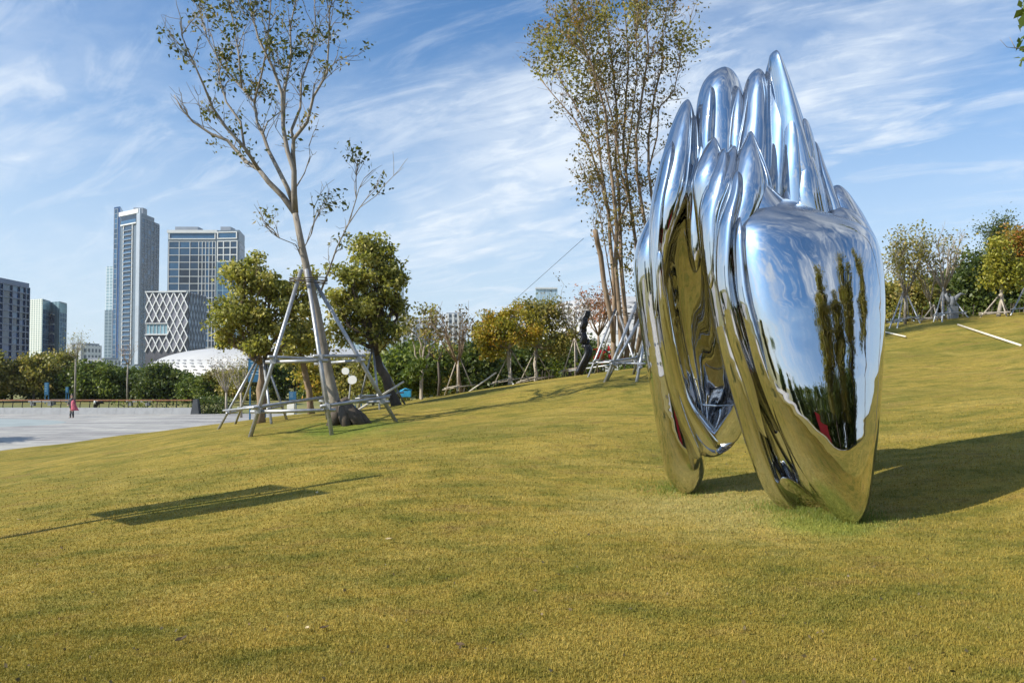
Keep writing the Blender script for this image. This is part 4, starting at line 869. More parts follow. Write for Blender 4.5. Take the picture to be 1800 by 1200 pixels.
def lobe(rows, depth, thick, shear=0., n=1.8, NL=56, NS=64, pw=.6, sm=3):
    """rows (py, left, right) of the outline; depth = [(py, d)] of its middle; thick = half thickness in metres"""
    rows = sorted(rows); y = np.array([r[0] for r in rows], float); xl = np.array([r[1] for r in rows], float); xr = np.array([r[-1] for r in rows], float)
    mid, hf = (y[0] + y[-1]) / 2, (y[-1] - y[0]) / 2; th = np.arccos(np.clip((mid - y) / hf, -1, 1)); tq = np.linspace(0, math.pi, NL)
    cx = smooth_rows(pchip(th, (xl + xr) / 2, tq), sm); hw = smooth_rows(np.maximum(pchip(th, (xr - xl) / 2, tq), 0), sm); hw[0] = hw[-1] = 0
    yq = mid - hf * np.cos(tq); dq = np.interp(yq, [a for a, _ in depth], [b for _, b in depth]); dq = smooth_rows(dq, 8)
    hm = hw.max(); V_ = []; ph = np.linspace(0, 2 * math.pi, NS, endpoint=False)
    ct = np.sign(np.cos(ph)) * np.abs(np.cos(ph)) ** (2 / n); sn = np.sign(np.sin(ph)) * np.abs(np.sin(ph)) ** (2 / n)
    for i in range(NL):
        c = P(cx[i], yq[i], dq[i]); a = hw[i] * dq[i] / F; b = thick * (hw[i] / hm) ** pw if hw[i] > 0 else 0
        V_.append(np.stack([c[0] + a * ct, c[1] + b * sn + shear * a * ct, np.full(NS, c[2])], -1))
    V_ = np.concatenate(V_[1:-1]); top = P(cx[0], yq[0], dq[0]); bot = P(cx[-1], yq[-1], dq[-1]); m_ = NL - 2
    v_ = [tuple(p) for p in V_] + [tuple(top), tuple(bot)]; f_ = []
    for i in range(m_ - 1):
        for k in range(NS): f_.append((i*NS + k, (i+1)*NS + k, (i+1)*NS + (k+1) % NS, i*NS + (k+1) % NS))
    T, B_ = m_ * NS, m_ * NS + 1
    for k in range(NS): f_.append((T, k, (k+1) % NS)); f_.append((B_, (m_-1)*NS + (k+1) % NS, (m_-1)*NS + k))
    MB().add(v_, f_).build('lobe', CHROME, sculpt, True)
def rope(pts, rad, name='fold'):
    """a draped fold: path (px,py,d), radius in metres across and along depth"""
    q = np.array([P(*p) for p in pts]); tt = np.linspace(0, 1, len(q)); tq = np.linspace(0, 1, 40)
    q = np.stack([smooth_rows(np.interp(tq, tt, q[:, k]), 12) for k in range(3)], -1); r = smooth_rows(np.interp(tq, tt, rad), 4)
    MB().tube(q, list(r), 24).build(name, CHROME, sculpt, True)
lobe([(345,1352,1352),(357,1322,1396),(375,1300,1445),(398,1286,1522),(430,1283,1546),(470,1287,1555),(520,1297,1558),(600,1318,1556),(680,1342,1551),(740,1364,1546),(800,1392,1539),(850,1422,1532),(885,1450,1526),(905,1466,1518),(918,1480,1508),(925,1494,1494)],
     [(345, 9.05), (420, 8.90), (600, 8.64), (760, 8.42), (925, 8.25)], .50, .10, 1.98, 72, 96, .70)
lobe([(308,1331,1331),(318,1319,1344),(345,1303,1372),(380,1293,1405),(430,1292,1420),(520,1310,1410),(600,1360,1360)], [(308, 9.0), (600, 8.8)], .30, .05, 1.6)
lobe([(366,1471,1471),(377,1448,1502),(400,1432,1529),(440,1425,1548),(520,1450,1550),(600,1500,1500)], [(366, 9.05), (600, 8.8)], .30, .1)
lobe([(232,1318,1318),(250,1306,1330),(280,1293,1346),(310,1285,1358),(345,1276,1366),(400,1262,1345),(450,1258,1312),(500,1263,1310),(560,1273,1320),(640,1300,1355),(720,1335,1390),(800,1374,1430),(860,1414,1470),(895,1448,1490),(908,1470,1470)],
     [(232, 9.15), (500, 8.92), (908, 8.75)], .33, .35, 1.55, 64, 64)
lobe([(258,1288,1288),(272,1274,1298),(300,1258,1302),(340,1232,1300),(390,1225,1275),(450,1231,1268),(520,1243,1280),(600,1259,1298),(680,1280,1322),(740,1297,1338),(800,1316,1356),(850,1337,1374),(885,1360,1402),(898,1378,1420),(905,1400,1400)],
     [(258, 9.3), (500, 9.15), (905, 9.0)], .34, .45, 1.55, 64, 64)
lobe([(243,1253,1253),(258,1240,1266),(285,1226,1278),(320,1214,1282),(360,1217,1275),(420,1224,1270),(520,1243,1270),(600,1262,1262)], [(243, 9.5), (600, 9.35)], .30, .4, 1.5)
lobe([(232,1234,1234),(250,1226,1243),(290,1216,1250),(340,1206,1250),(420,1205,1240),(480,1222,1222)], [(232, 9.7), (480, 9.6)], .22, .3, 1.7)
# spikes
lobe([(92,1360,1360),(100,1352,1370),(120,1351,1379),(160,1355,1394),(215,1358,1413),(260,1360,1428),(320,1362,1447),(400,1370,1460),(480,1385,1470),(560,1420,1420)], [(92, 9.3), (300, 9.25), (560, 9.1)], .38, .1, 1.5, 56, 64)
lobe([(100,1357,1357),(130,1346,1372),(170,1339,1384),(250,1328,1392),(330,1320,1390),(430,1318,1380),(520,1350,1350)], [(100, 9.42), (520, 9.3)], .30, -.35, 1.5)
lobe([(210,1412,1412),(225,1398,1424),(270,1392,1436),(330,1388,1446),(400,1385,1452),(470,1420,1420)], [(210, 9.15), (470, 9.05)], .22, .1, 1.8)
lobe([(271,1415,1415),(281,1403,1430),(310,1396,1442),(350,1391,1452),(400,1400,1462),(460,1430,1430)], [(271, 9.05), (460, 8.95)], .20, .1, 1.9)
lobe([(250,1428,1428),(290,1424,1446),(330,1428,1461),(390,1440,1480),(450,1460,1460)], [(250, 9.3), (450, 9.1)], .25, .1)
lobe([(327,1467,1467),(334,1456,1482),(355,1446,1500),(385,1445,1520),(430,1450,1540),(520,1500,1500)], [(327, 9.25), (520, 9.1)], .32, .15)
lobe([(125,1328,1328),(134,1316,1342),(165,1306,1352),(210,1300,1356),(270,1290,1358),(350,1280,1355),(430,1320,1320)], [(125, 9.6), (430, 9.3)], .34, .1)
lobe([(155,1296,1296),(175,1287,1306),(215,1278,1314),(270,1274,1316),(340,1280,1310),(400,1295,1295)], [(155, 9.65), (400, 9.5)], .2, .1)
lobe([(124,1268,1268),(131,1248,1288),(150,1233,1301),(185,1224,1310),(230,1221,1314),(300,1219,1316),(400,1225,1310),(480,1265,1265)], [(124, 10.0), (480, 9.7)], .40, .1)
# thin blades layered between the lobes
lobe([(205,1219,1219),(240,1212,1227),(300,1208,1231),(380,1204,1226),(430,1216,1216)], [(205, 9.85), (430, 9.7)], .26, .3, 1.4)
lobe([(165,1386,1386),(200,1379,1399),(260,1375,1413),(340,1372,1421),(430,1396,1396)], [(165, 9.14), (430, 9.02)], .18, .2, 1.4)
lobe([(262,1271,1271),(285,1259,1281),(330,1241,1283),(400,1231,1263),(510,1248,1248)], [(262, 9.2), (510, 9.05)], .24, .5, 1.4)
lobe([(300,1293,1293),(340,1277,1300),(400,1259,1290),(480,1256,1284),(580,1274,1298),(680,1308,1328),(770,1350,1350)], [(300, 8.95), (770, 8.72)], .24, .6, 1.4)
lobe([(380,1297,1297),(420,1281,1306),(500,1286,1312),(600,1310,1336),(700,1343,1366),(800,1388,1408),(868,1430,1430)], [(380, 8.85), (600, 8.62), (868, 8.42)], .22, .7, 1.4)
lobe([(250,1181,1181),(300,1157,1182),(380,1141,1168),(460,1141,1160),(560,1152,1152)], [(250, 9.8), (560, 9.7)], .26, .4, 1.4)
lobe([(150,1247,1247),(190,1232,1254),(240,1226,1252),(300,1228,1248),(350,1238,1238)], [(150, 9.72), (350, 9.6)], .18, .3, 1.4)
# rear group and its foot
lobe([(178,1206,1206),(190,1194,1217),(220,1180,1224),(260,1167,1227),(300,1155,1228),(350,1143,1222),(400,1139,1200),(450,1141,1182),(520,1146,1172),(600,1156,1180),(680,1172,1196),(740,1190,1214),(790,1212,1234),(806,1226,1226)],
     [(178, 10.0), (400, 9.85), (806, 9.9)], .42, .35, 1.65, 64, 64)
lobe([(375,1150,1150),(395,1134,1170),(425,1120,1185),(460,1113,1190),(500,1115,1192),(560,1123,1196),(640,1136,1205),(720,1149,1218),(780,1159,1234),(820,1167,1238),(845,1177,1231),(860,1190,1224),(866,1206,1206)],
     [(375, 10.2), (600, 10.25), (866, 10.2)], .40, .2, 2.2, 64, 64)
def bowl(rows, depth, deep, NL=48, NS=40):
    """a hollow open towards the viewer, its mouth outline given by rows"""
    rows = sorted(rows); y = np.array([r[0] for r in rows], float); xl = np.array([r[1] for r in rows], float); xr = np.array([r[-1] for r in rows], float)
    mid, hf = (y[0] + y[-1]) / 2, (y[-1] - y[0]) / 2; th = np.arccos(np.clip((mid - y) / hf, -1, 1)); tq = np.linspace(0.02, math.pi - .02, NL)
    cx = pchip(th, (xl + xr) / 2, tq); hw = np.maximum(pchip(th, (xr - xl) / 2, tq), 0); yq = mid - hf * np.cos(tq); dq = np.interp(yq, [a_ for a_, _ in depth], [b_ for _, b_ in depth])
    v_ = []; ph = np.linspace(0, math.pi, NS)
    for i in range(NL):
        c = P(cx[i], yq[i], dq[i]); a_ = hw[i] * dq[i] / F; b_ = deep * (.12 + .88 * ((yq[i] - yq[0]) / (yq[-1] - yq[0])) ** .8)
        v_ += [(c[0] + a_ * math.cos(w_), c[1] + b_ * math.sin(w_) * (1 + .025 * math.sin(5 * w_ + .01 * yq[i])), c[2]) for w_ in ph]
    f_ = [(i*NS + k, i*NS + k + 1, (i+1)*NS + k + 1, (i+1)*NS + k) for i in range(NL - 1) for k in range(NS - 1)]
    MB().add(v_, f_).build('hollow', CHROME, sculpt, True)
bowl([(345,1212,1212),(390,1166,1244),(470,1152,1264),(560,1158,1280),(640,1174,1294),(700,1194,1304),(750,1214,1304),(785,1240,1286),(797,1262,1262)], [(345, 9.6), (797, 9.75)], .80)
lobe([(430,1275,1275),(520,1268,1300),(600,1283,1340),(700,1310,1380),(790,1345,1412),(850,1375,1412),(885,1392,1392)], [(430, 9.1), (885, 9.15)], .16, .1)
lobe([(440,1158,1158),(480,1152,1170),(560,1160,1182),(640,1174,1198),(700,1188,1216),(750,1204,1256),(780,1216,1280),(796,1230,1272),(803,1246,1246)], [(440, 9.45), (600, 9.6), (803, 9.95)], .16, .1)
lobe([(690,1300,1300),(715,1288,1308),(745,1268,1306),(770,1250,1296),(788,1246,1276),(796,1256,1256)], [(690, 9.3), (796, 9.95)], .08, -.3)
lobe([(838,1376,1376),(862,1364,1420),(882,1366,1452),(896,1376,1444),(904,1388,1424),(908,1404,1404)], [(838, 8.75), (908, 9.05)], .10, -.2)
rope([(1234, 711, 9.9), (1262, 713, 9.8), (1296, 711, 9.5)], [.010, .010, .010], 'tie_rod')

def foot_grass():
    rg = np.random.default_rng(33); pos = []
    for px, py, n, r_ in ((1205, 862, 2600, .38), (1405, 900, 3400, .42), (1492, 920, 2600, .34)):
        c = hit(px, py); a_ = rg.random(n) * 6.283; q = np.abs(rg.normal(size=n)) * r_; pos.append(np.stack([c[0] + np.cos(a_) * q, c[1] + .1 + np.sin(a_) * q * .8], -1))
    p = np.concatenate(pos); N = len(p); z = H(p[:, 0], p[:, 1]); h_ = .025 + .04 * rg.random(N); w_ = .003 + .002 * rg.random(N); a_ = rg.random(N) * 6.283; l_ = rg.random(N) * .7; a2 = rg.random(N) * 6.283
    base = np.stack([p[:, 0], p[:, 1], z], -1); sv = np.stack([np.cos(a_) * w_, np.sin(a_) * w_, 0 * a_], -1); tip_ = base + np.stack([np.cos(a2) * np.sin(l_) * h_, np.sin(a2) * np.sin(l_) * h_, np.cos(l_) * h_], -1)
    o = link('long_grass', np_mesh('long_grass', np.stack([base - sv, base + sv, tip_], 1).reshape(-1, 3), np.arange(3 * N).reshape(-1, 3), L_GREEN, False, {'tint': .6 + .4 * rg.random(N)}, 3)); tag(o, 'longer green grass left unmown round the feet of the mirror sculpture', 'grass', kind='stuff')
foot_grass()
# ------------------------------------------------------------------ black wavy sculpture on the crest
dB = 29.; bb = GP(1019, dB)
bs = empty('wavy_sculpture', bb, 'black wavy stacked-ribbon sculpture standing on the lawn crest', 'sculpture')
segs = [[(1017, 658), (1024, 642), (1033, 626), (1036, 616), (1030, 606)], [(1027, 611), (1031, 603), (1030, 595)], [(1024, 604), (1027, 594), (1025, 584)], [(1021, 590), (1026, 580), (1024, 572)], [(1024, 577), (1028, 568), (1027, 558)], [(1024, 563), (1031, 556), (1033, 546)]]
for k, sg in enumerate(segs):
    for s in (-1, 1):
        pts = [P(x + s * (2.3 if k else 3.0), y, dB + (.08 if k % 2 else -.08) + .03 * s) for x, y in sg]
        q = np.array(pts); tq = np.linspace(0, 1, 12); q = np.stack([smooth_rows(np.interp(tq, np.linspace(0, 1, len(q)), q[:, i]), 2) for i in range(3)], -1)
        MB().tube(q, [(.078 if k else .095) * (.75 + .35 * math.sin(math.pi * min(1, .15 + t_ * .85))) for t_ in tq], 10).build('segment', BLACK, bs, True)

# ------------------------------------------------------------------ plaza edge: wall, railing, hedges
dW = 60.; zp = GZ + .05; xa, xb = pxy(-120, dW)[0], pxy(337, dW)[0]
w = empty('bench_wall', (xb, dW, zp), 'long low pale concrete wall edging the plaza', 'wall')
m = MB(); n_ = 14
for k in range(n_):
    x0, x1 = xa + (xb - xa) * k / n_ + .006, xa + (xb - xa) * (k + 1) / n_ - .006
    MB().add([(x0, dW - .15, zp - .02), (x1, dW - .15, zp - .02), (x1, dW + .4, zp - .02), (x0, dW + .4, zp - .02), (x0, dW + .02, zp + .47), (x1 + (.1 if k == n_ - 1 else 0), dW + .02, zp + .47), (x1 + (.1 if k == n_ - 1 else 0), dW + .4, zp + .47), (x0, dW + .4, zp + .47)],
             [(0, 3, 2, 1), (4, 5, 6, 7), (0, 1, 5, 4), (1, 2, 6, 5), (2, 3, 7, 6), (3, 0, 4, 7)]).build('wall_panel', CONC, w)
m = MB(); m.add([(xb + .02, dW - .15, zp), (xb + .62, dW - .1, zp), (xb + .62, dW + .4, zp), (xb + .02, dW + .4, zp), (xb + .16, dW - .02, zp + 1.1), (xb + .45, dW, zp + 1.1), (xb + .45, dW + .4, zp + 1.1), (xb + .16, dW + .4, zp + 1.1)],
      [(0, 3, 2, 1), (4, 5, 6, 7), (0, 1, 5, 4), (1, 2, 6, 5), (2, 3, 7, 6), (3, 0, 4, 7)]); m.build('end_pier', surf('dark_stone', (.06, .065, .07), .6, 0, .2, 3, .1), w)
r = empty('railing', (xb, dW + .25, zp + .47), 'railing with brown wooden handrail and dark posts on the plaza wall', 'railing')
nP = int((xb - xa) / .72); pm = MB().tube([(0, 0, 0), (.0, -.02, .15), (.0, .05, .35), (.0, -.04, .52)], [.032, .03, .03, .028], 6).mesh('post', BLACK, smooth=True)
for k in range(nP): link('post', pm, r, (xa + .72 * k + .2, dW + .25, zp + .47))
m = MB(); m.box(((xa + xb) / 2, dW + .2, zp + 1.03), (xb - xa, .28, .075)); m.build('handrail', WOOD, r)
for zz in (.62, .74, .86): MB().tube([(xa, dW + .26, zp + zz), (xb, dW + .26, zp + zz)], .010, 5).build('rail_wire', BLACK, r)
def bush(name, label, boxes, mat, n, lsize, seed, cat='hedge', group=None, stems=True):
    rg = np.random.default_rng(seed); base = boxes[0][0]; t = empty(name, base, label, cat, group); pos = []
    for c, h in boxes:
        c = np.asarray(c, float); h = np.asarray(h, float); k = max(10, int(n * (h[0] * h[2]))); pp = rg.random((k, 3)) * 2 - 1
        ax = rg.integers(0, 3, k); sg = np.where(rg.random(k) < .5, -1, 1); sh = rg.random(k) < .75; pp[np.arange(k)[sh], ax[sh]] = sg[sh] * (.88 + .14 * rg.random(sh.sum()))
        pos.append(c + pp * h + rg.normal(size=(k, 3)) * lsize * .35)
    if stems:
        m = MB()
        for c, h in boxes:
            for _ in range(6):
                x, y = c[0] + (rg.random() - .5) * h[0] * 1.4, c[1] + (rg.random() - .5) * h[1] * 1.2; z = GH(x, y); m.tube([(x, y, z - .05), (x + .05, y, c[2] + h[2] * .3)], [.03, .012], 5)
        m.build('stem', BARK_D, t)
    pos = np.concatenate(pos); N = len(pos)
    link('foliage', crown_mesh(pos, lsize * (.6 + .8 * rg.random(N)), np.clip(.5 + .25 * rg.normal(size=N), 0, 1), mat, rg, off(t), .34), t); return t
bush('clipped_hedge', 'dark clipped block hedge at the end of the plaza wall', [((pxy(368, 60.6)[0], 61.2, zp + .62), (1.05, .7, .62)), ((pxy(381, 61)[0], 61.6, zp + .5), (.75, .7, .5))], L_DARK, 1500, .15, 81)
for k, (pa, pb, lb) in enumerate(((200, 245, 'low leafy planting behind the middle of the railing'), (247, 292, 'low leafy planting behind the railing left of its end'), (294, 334, 'low leafy planting behind the right end of the railing'))):
    c = (pxy((pa + pb) / 2, 61.2)[0], 61.3, zp + .5); bush('planting', lb, [(c, ((pb - pa) / 2 * 61 / F, .45, .5))], L_GREEN, 420, .17, 82 + k, 'plant', 'planting behind the railing')

# the strolling person
def person():
    b = hit(126, 735); root = empty('person', b, 'person in dark jacket and boots with a pink coat, walking on the plaza', 'person')
    SK = surf('skin', (.45, .27, .19), .55, 0, .1, 8, 0); JK = surf('dark_jacket', (.018, .016, .022), .7, 0, .3, 12, .2); CO = surf('pink_coat', (.42, .085, .12), .8, 0, .35, 7, .3); BT = surf('black_boot', (.012, .012, .014), .45, 0, .2, 9, .1); HR = surf('dark_hair', (.012, .009, .007), .5, 0, .3, 20, .2)
    V_ = {'pel': ((0, 0, .90), .125), 'wst': ((0, 0, 1.05), .11), 'chs': ((0, .01, 1.25), .125), 'nk': ((0, .0, 1.40), .055), 'hd': ((0, -.02, 1.50), .075), 'hd2': ((0, -.02, 1.58), .085), 'tp': ((0, -.01, 1.64), .06)}
    E_ = [('pel', 'wst'), ('wst', 'chs'), ('chs', 'nk'), ('nk', 'hd'), ('hd', 'hd2'), ('hd2', 'tp')]
    for s, n in ((-1, 'l'), (1, 'r')):
        V_.update({n+'hip': ((.085*s, 0, .84), .085), n+'kn': ((.085*s, -.03*s, .47), .058), n+'an': ((.08*s, .03*s, .09), .04), n+'to': ((.09*s, .03*s - .15, .035), .032),
                   n+'sh': ((.165*s, .01, 1.34), .055), n+'el': ((.21*s, .0, 1.08), .042), n+'wr': ((.17*s, -.14, .95 if s < 0 else 1.02), .028), n+'pa': ((.16*s, -.21, .93 if s < 0 else 1.0), .030)})
        E_ += [('pel', n+'hip'), (n+'hip', n+'kn'), (n+'kn', n+'an'), (n+'an', n+'to'), ('chs', n+'sh'), (n+'sh', n+'el'), (n+'el', n+'wr'), (n+'wr', n+'pa')]
        pz = .93 if s < 0 else 1.0
        for f in range(5):
            a = (.16*s + (f - 2) * .016, -.25 - (.02 if 0 < f < 4 else 0), pz - .02); c = (a[0], a[1] - .012, a[2] - .04)
            V_[n+'f%d' % f] = (a, .009); V_[n+'g%d' % f] = (c, .008); E_ += [(n+'pa', n+'f%d' % f), (n+'f%d' % f, n+'g%d' % f)]
    ks = list(V_); ix = {k: i for i, k in enumerate(ks)}; me = bpy.data.meshes.new('body')
    me.from_pydata([V_[k][0] for k in ks], [(ix[a], ix[c]) for a, c in E_], []); me.materials.append(SK)
    o = link('body', me, root); md = o.modifiers.new('skin', 'SKIN'); 
    for i, k in enumerate(ks): r_ = V_[k][1]; o.data.skin_vertices[0].data[i].radius = (r_, r_)
    o.data.skin_vertices[0].data[ix['pel']].use_root = True; o.modifiers.new('sub', 'SUBSURF').render_levels = 1
    def lathe(rings, n=16):
        v_ = []; f_ = []
        for (x, y, z, a, c) in rings: v_ += [(x + a * math.cos(2*math.pi*k/n) + b[0], y + c * math.sin(2*math.pi*k/n) + b[1], z + b[2]) for k in range(n)]
        for i in range(len(rings) - 1): f_ += [(i*n + k, i*n + (k+1) % n, (i+1)*n + (k+1) % n, (i+1)*n + k) for k in range(n)]
        return MB().add(v_, f_)
    lathe([(0, 0, .74, .20, .16), (0, 0, .86, .185, .15), (0, 0, 1.02, .155, .125), (0, .01, 1.2, .18, .135), (0, .01, 1.34, .175, .12), (0, .005, 1.41, .075, .075), (0, 0, 1.43, .062, .062)]).build('jacket', JK, root, True)
    for s in (-1, 1):
        MB().tube([(b[0] + .16*s, b[1] + .01, b[2] + 1.35), (b[0] + .215*s, b[1], b[2] + 1.08), (b[0] + .175*s, b[1] - .13, b[2] + (.955 if s < 0 else 1.02))], [.07, .058, .045], 10).build('sleeve', JK, root, True)
        MB().tube([(b[0] + .085*s, b[1] - .03*s, b[2] + .5), (b[0] + .083*s, b[1] + .02*s, b[2] + .25), (b[0] + .08*s, b[1] + .03*s, b[2] + .07), (b[0] + .085*s, b[1] + .03*s - .06, b[2] + .04), (b[0] + .09*s, b[1] + .03*s - .19, b[2] + .03)], [.075, .066, .055, .05, .035], 10).build('boot', BT, root, True)
    lathe([(.19, -.13, 1.28, .03, .03), (.17, -.16, 1.2, .11, .09), (.18, -.16, 1.05, .15, .10), (.22, -.15, .85, .19, .12), (.27, -.13, .62, .25, .13), (.29, -.12, .55, .27, .12), (.28, -.12, .56, .05, .03)]).build('coat', CO, root, True)
    lathe([(0, .0, 1.70, .01, .01), (0, .0, 1.68, .07, .07), (0, .012, 1.62, .098, .098), (0, .03, 1.54, .098, .085), (0, .045, 1.45, .085, .055), (0, .05, 1.38, .05, .03)]).build('hair', HR, root, True)
    m = MB(); m.tube([(b[0], b[1] - .095, b[2] + 1.575), (b[0], b[1] - .122, b[2] + 1.54), (b[0], b[1] - .095, b[2] + 1.53)], [.008, .014, .01], 6); m.build('nose', SK, root, True)
    for s in (-1, 1): MB().box((b[0] + .034*s, b[1] - .098, b[2] + 1.58), (.026, .01, .012)).build('eye', HR, root)
    MB().box((b[0], b[1] - .093, b[2] + 1.50), (.045, .01, .01)).build('mouth', CO, root)
person()

# ------------------------------------------------------------------ signs, discs, benches near the plaza
def signboard(px, d, y0, y1, w, label, legs=True):
    b = GP(px, d); k = d / F; t = empty('signboard', b, label, 'sign', 'blue signboards')
    z0_, z1_ = float(P(px, y1, d)[2]), float(P(px, y0, d)[2]); MB().box((b[0], d, (z0_ + z1_) / 2), (w * k, .08, z1_ - z0_)).build('panel', BLUE, t)
    m = MB(); LW = surf('print_line', (.35, .48, .55), .5, 0, .1, 3, 0)
    for j in range(5): m.box((b[0] - w * k * .12, d - .043, z1_ - (z1_ - z0_) * (.15 + .13 * j)), (w * k * (.5 - .07 * (j % 3)), .006, (z1_ - z0_) * .025))
    m.build('printed_lines', LW, t)
    for s in (-1, 1): MB().box((b[0] + s * w * k * .42, d + .08, (b[2] + z1_) / 2), (.07, .07, z1_ - b[2])).build('leg', BLUE, t)
signboard(453, 40, 629, 671, 32, 'tall blue signboard behind the bushy tree trunk')
signboard(630, 45, 676, 704, 12, 'small dark blue board behind the white oval discs')
signboard(515, 46, 688, 702, 12, 'small blue sign seen through the pole frame')
signboard(83, 78, 672, 694, 7, 'small dark blue board among the trunks behind the railing, on the left')
signboard(119, 80, 680, 690, 5, 'tiny light blue sign left of the strolling person')
dD = 38.; b = GP(617, dD); t = empty('disc_sculpture', b, 'two white oval discs on a thin pole beyond the pole frame', 'sculpture')
MB().tube([b, P(614, 700, dD), P(617, 668, dD), P(612, 655, dD)], [.06, .045, .035, .03], 8).build('pole', CONC, t, True)
WH = surf('white_enamel', (.82, .82, .80), .35, 0, .03, 4, 0)
for (px, py, rx, ry, rl) in ((607.5, 652.5, 6.0, 6.8, .35), (619.5, 668, 7.2, 8.4, -.25)):
    c = P(px, py, dD); k = dD / F; v_ = []; f_ = []; n = 24
    for q in range(n):
        a = 2 * math.pi * q / n; rr_ = 1 + .10 * math.cos(2 * a + rl) + .08 * math.sin(a); v_.append((c[0] + rx * k * rr_ * math.cos(a), dD - .06, c[2] + ry * k * rr_ * math.sin(a)))
    v_ += [(x, dD + .06, z) for x, _, z in v_[:n]]
    MB().add(v_, [tuple(reversed(range(n))), tuple(range(n, 2*n))] + [(q, n + q, n + (q+1) % n, (q+1) % n) for q in range(n)]).build('disc', WH, t)
st_ = empty('stone_steps', GP(640, 50), 'grey stone steps glimpsed below the white oval discs', 'steps')
x0 = pxy(590, 50)[0]
for k in range(6): MB().box((x0 + 1.6, 49 + .5 * k, GZ + .15 * k + .1), (4.4, .52, .2)).build('step', CONC, st_)
t = empty('plinth', GP(513, 30), 'small white plinth under the pole frame rails', 'plinth'); MB().box(GP(513, 30) + np.array([0, 0, .28]), (.26, .26, .62)).build('block', WH, t); MB().box(GP(513, 30) + np.array([0, 0, .6]), (.2, .2, .05)).build('cap', WH, t)
for k, (px, d, lb) in enumerate(((75, 74, 'pale stone bench behind the railing on the left'), (110, 76, 'pale stone bench behind the strolling person'), (246, 74, 'pale stone bench behind the planting'))):
    b = GP(px, d); t = empty('stone_bench', b, lb, 'bench', 'stone benches on the park grass'); MB().box(b + np.array([0, 0, .42]), (2.2, .5, .14)).build('seat', CONC, t)
    for s in (-1, 1): MB().box(b + np.array([.8 * s, 0, .17]), (.3, .42, .35)).build('leg', CONC, t)
for k, (px, d, lb, s) in enumerate(((183, 66, 'black and white bird-shaped sculpture behind the railing', 1.),)):
    b = GP(px - 15, 66); t = empty('bird_sculpture', b, lb, 'sculpture')
    MB().tube([b + np.array([0, 0, .1]), b + np.array([.1, 0, .5]), b + np.array([.35, 0, .75]), b + np.array([.75, 0, .6])], [.12, .2, .2, .05], 9).build('body', BLACK, t, True)
    MB().tube([b + np.array([.1, -.2, .55]), b + np.array([.12, -.22, .8])], [.09, .07], 8).build('head', WH, t, True)
# poles lying or leaning about
def pole(label, a, b_, r=.035, mat=None): 
    t = MB().tube([a, b_], r, 8); o = t.build('loose_pole', mat or PALE_POLE, None, True); return tag(o, label, 'pole', 'loose poles on the lawn')
a, b_ = hit(1684, 573), hit(1795, 610); pole('long white pole lying on the lawn at the far right', a + np.array([0, 0, .05]), b_ + np.array([0, 0, .05]), .034)
a, b_ = hit(1552, 585), hit(1592, 594); pole('short white pole lying just right of the mirror sculpture', a + np.array([0, 0, .05]), b_ + np.array([0, 0, .05]), .03)
pole('pale pole leaning across the foot of the leaning dark trunk', GP(627, 20.8) + np.array([0, 0, .1]), P(709, 671, 24.), .032)
pole('slanting pale pole propped in front of the leafy crest', GP(825, 28.6) + np.array([0, 0, .0]), P(872, 655, 30), .028)
pole('thin horizontal pole along the crest beside the black wavy sculpture', P(1000, 652, 30), P(1135, 632, 29), .03, STEEL)
blu = empty('blue_bin', GP(715, 31), 'bright blue object among the leaves beside the crest sapling', 'bin'); c = P(713, 692, 31); BB = surf('bright_blue', (.02, .28, .52), .5, 0, .2, 4, .1)
MB().box(c, (.42, .3, .22)).build('tub', BB, blu); MB().tube([c + np.array([-.2, -.1, .1]), c + np.array([0, -.15, .2]), c + np.array([.25, -.1, .14])], .03, 6).build('rim', BB, blu, True)

# planting at the foot of the crest
for k, (px, d, py, w_, h_, mt_, n, lb) in enumerate([(1003, 33, 640, 30, 9, L_LIME, 300, 'yellow-green croton bushes left of the black wavy sculpture'), (960, 34, 652, 34, 7, L_DARK, 300, 'low dark hedge under the green and ochre crest tree'), (830, 31, 684, 40, 7, L_DARK, 280, 'low dark hedge along the crest under the yellow tree'),
        (1060, 34, 630, 26, 12, L_DARK, 300, 'dark shrubs under the many-stemmed tree'), (1110, 34, 622, 30, 14, L_GREEN, 260, 'green shrubs between the support poles left of the mirror sculpture'), (1600, 36, 548, 50, 14, L_DARK, 200, 'dark undergrowth below the umbrella-shaped tree'), (1700, 36, 540, 60, 14, L_DARK, 200, 'dark undergrowth behind the grey winged statue'), (1790, 36, 536, 50, 14, L_DARK, 200, 'dark undergrowth at the right edge')]):
    bush('shrub', lb, [(P(px, py, d), (w_ * d / F, .7, h_ * d / F))], mt_, n, .17, 900 + k, 'shrub', 'shrubs along the crest')
for k, (px, py, n, lb) in enumerate([(1052, 625, 70, 'red flowering bush between the black sculpture and the poles'), (1076, 617, 36, 'small red blossoms under the many-stemmed tree'), (1098, 632, 20, 'sparse red blossoms beside the support poles')]):
    d = 32.; c = P(px, py, d); t = empty('flower_bush', GP(px, d), lb, 'flowers', 'red flowering bushes'); m = MB(); m.tube([GP(px, d), c], [.03, .015], 5).build('stem', BARK_D, t)
    leaf_patch(t, [c], L_FLOW, n, .12, .14, 40 + k, 'blossom'); leaf_patch(t, [c - np.array([0, -.2, .2])], L_GREEN, 60, .22, .15, 50 + k, 'foliage')
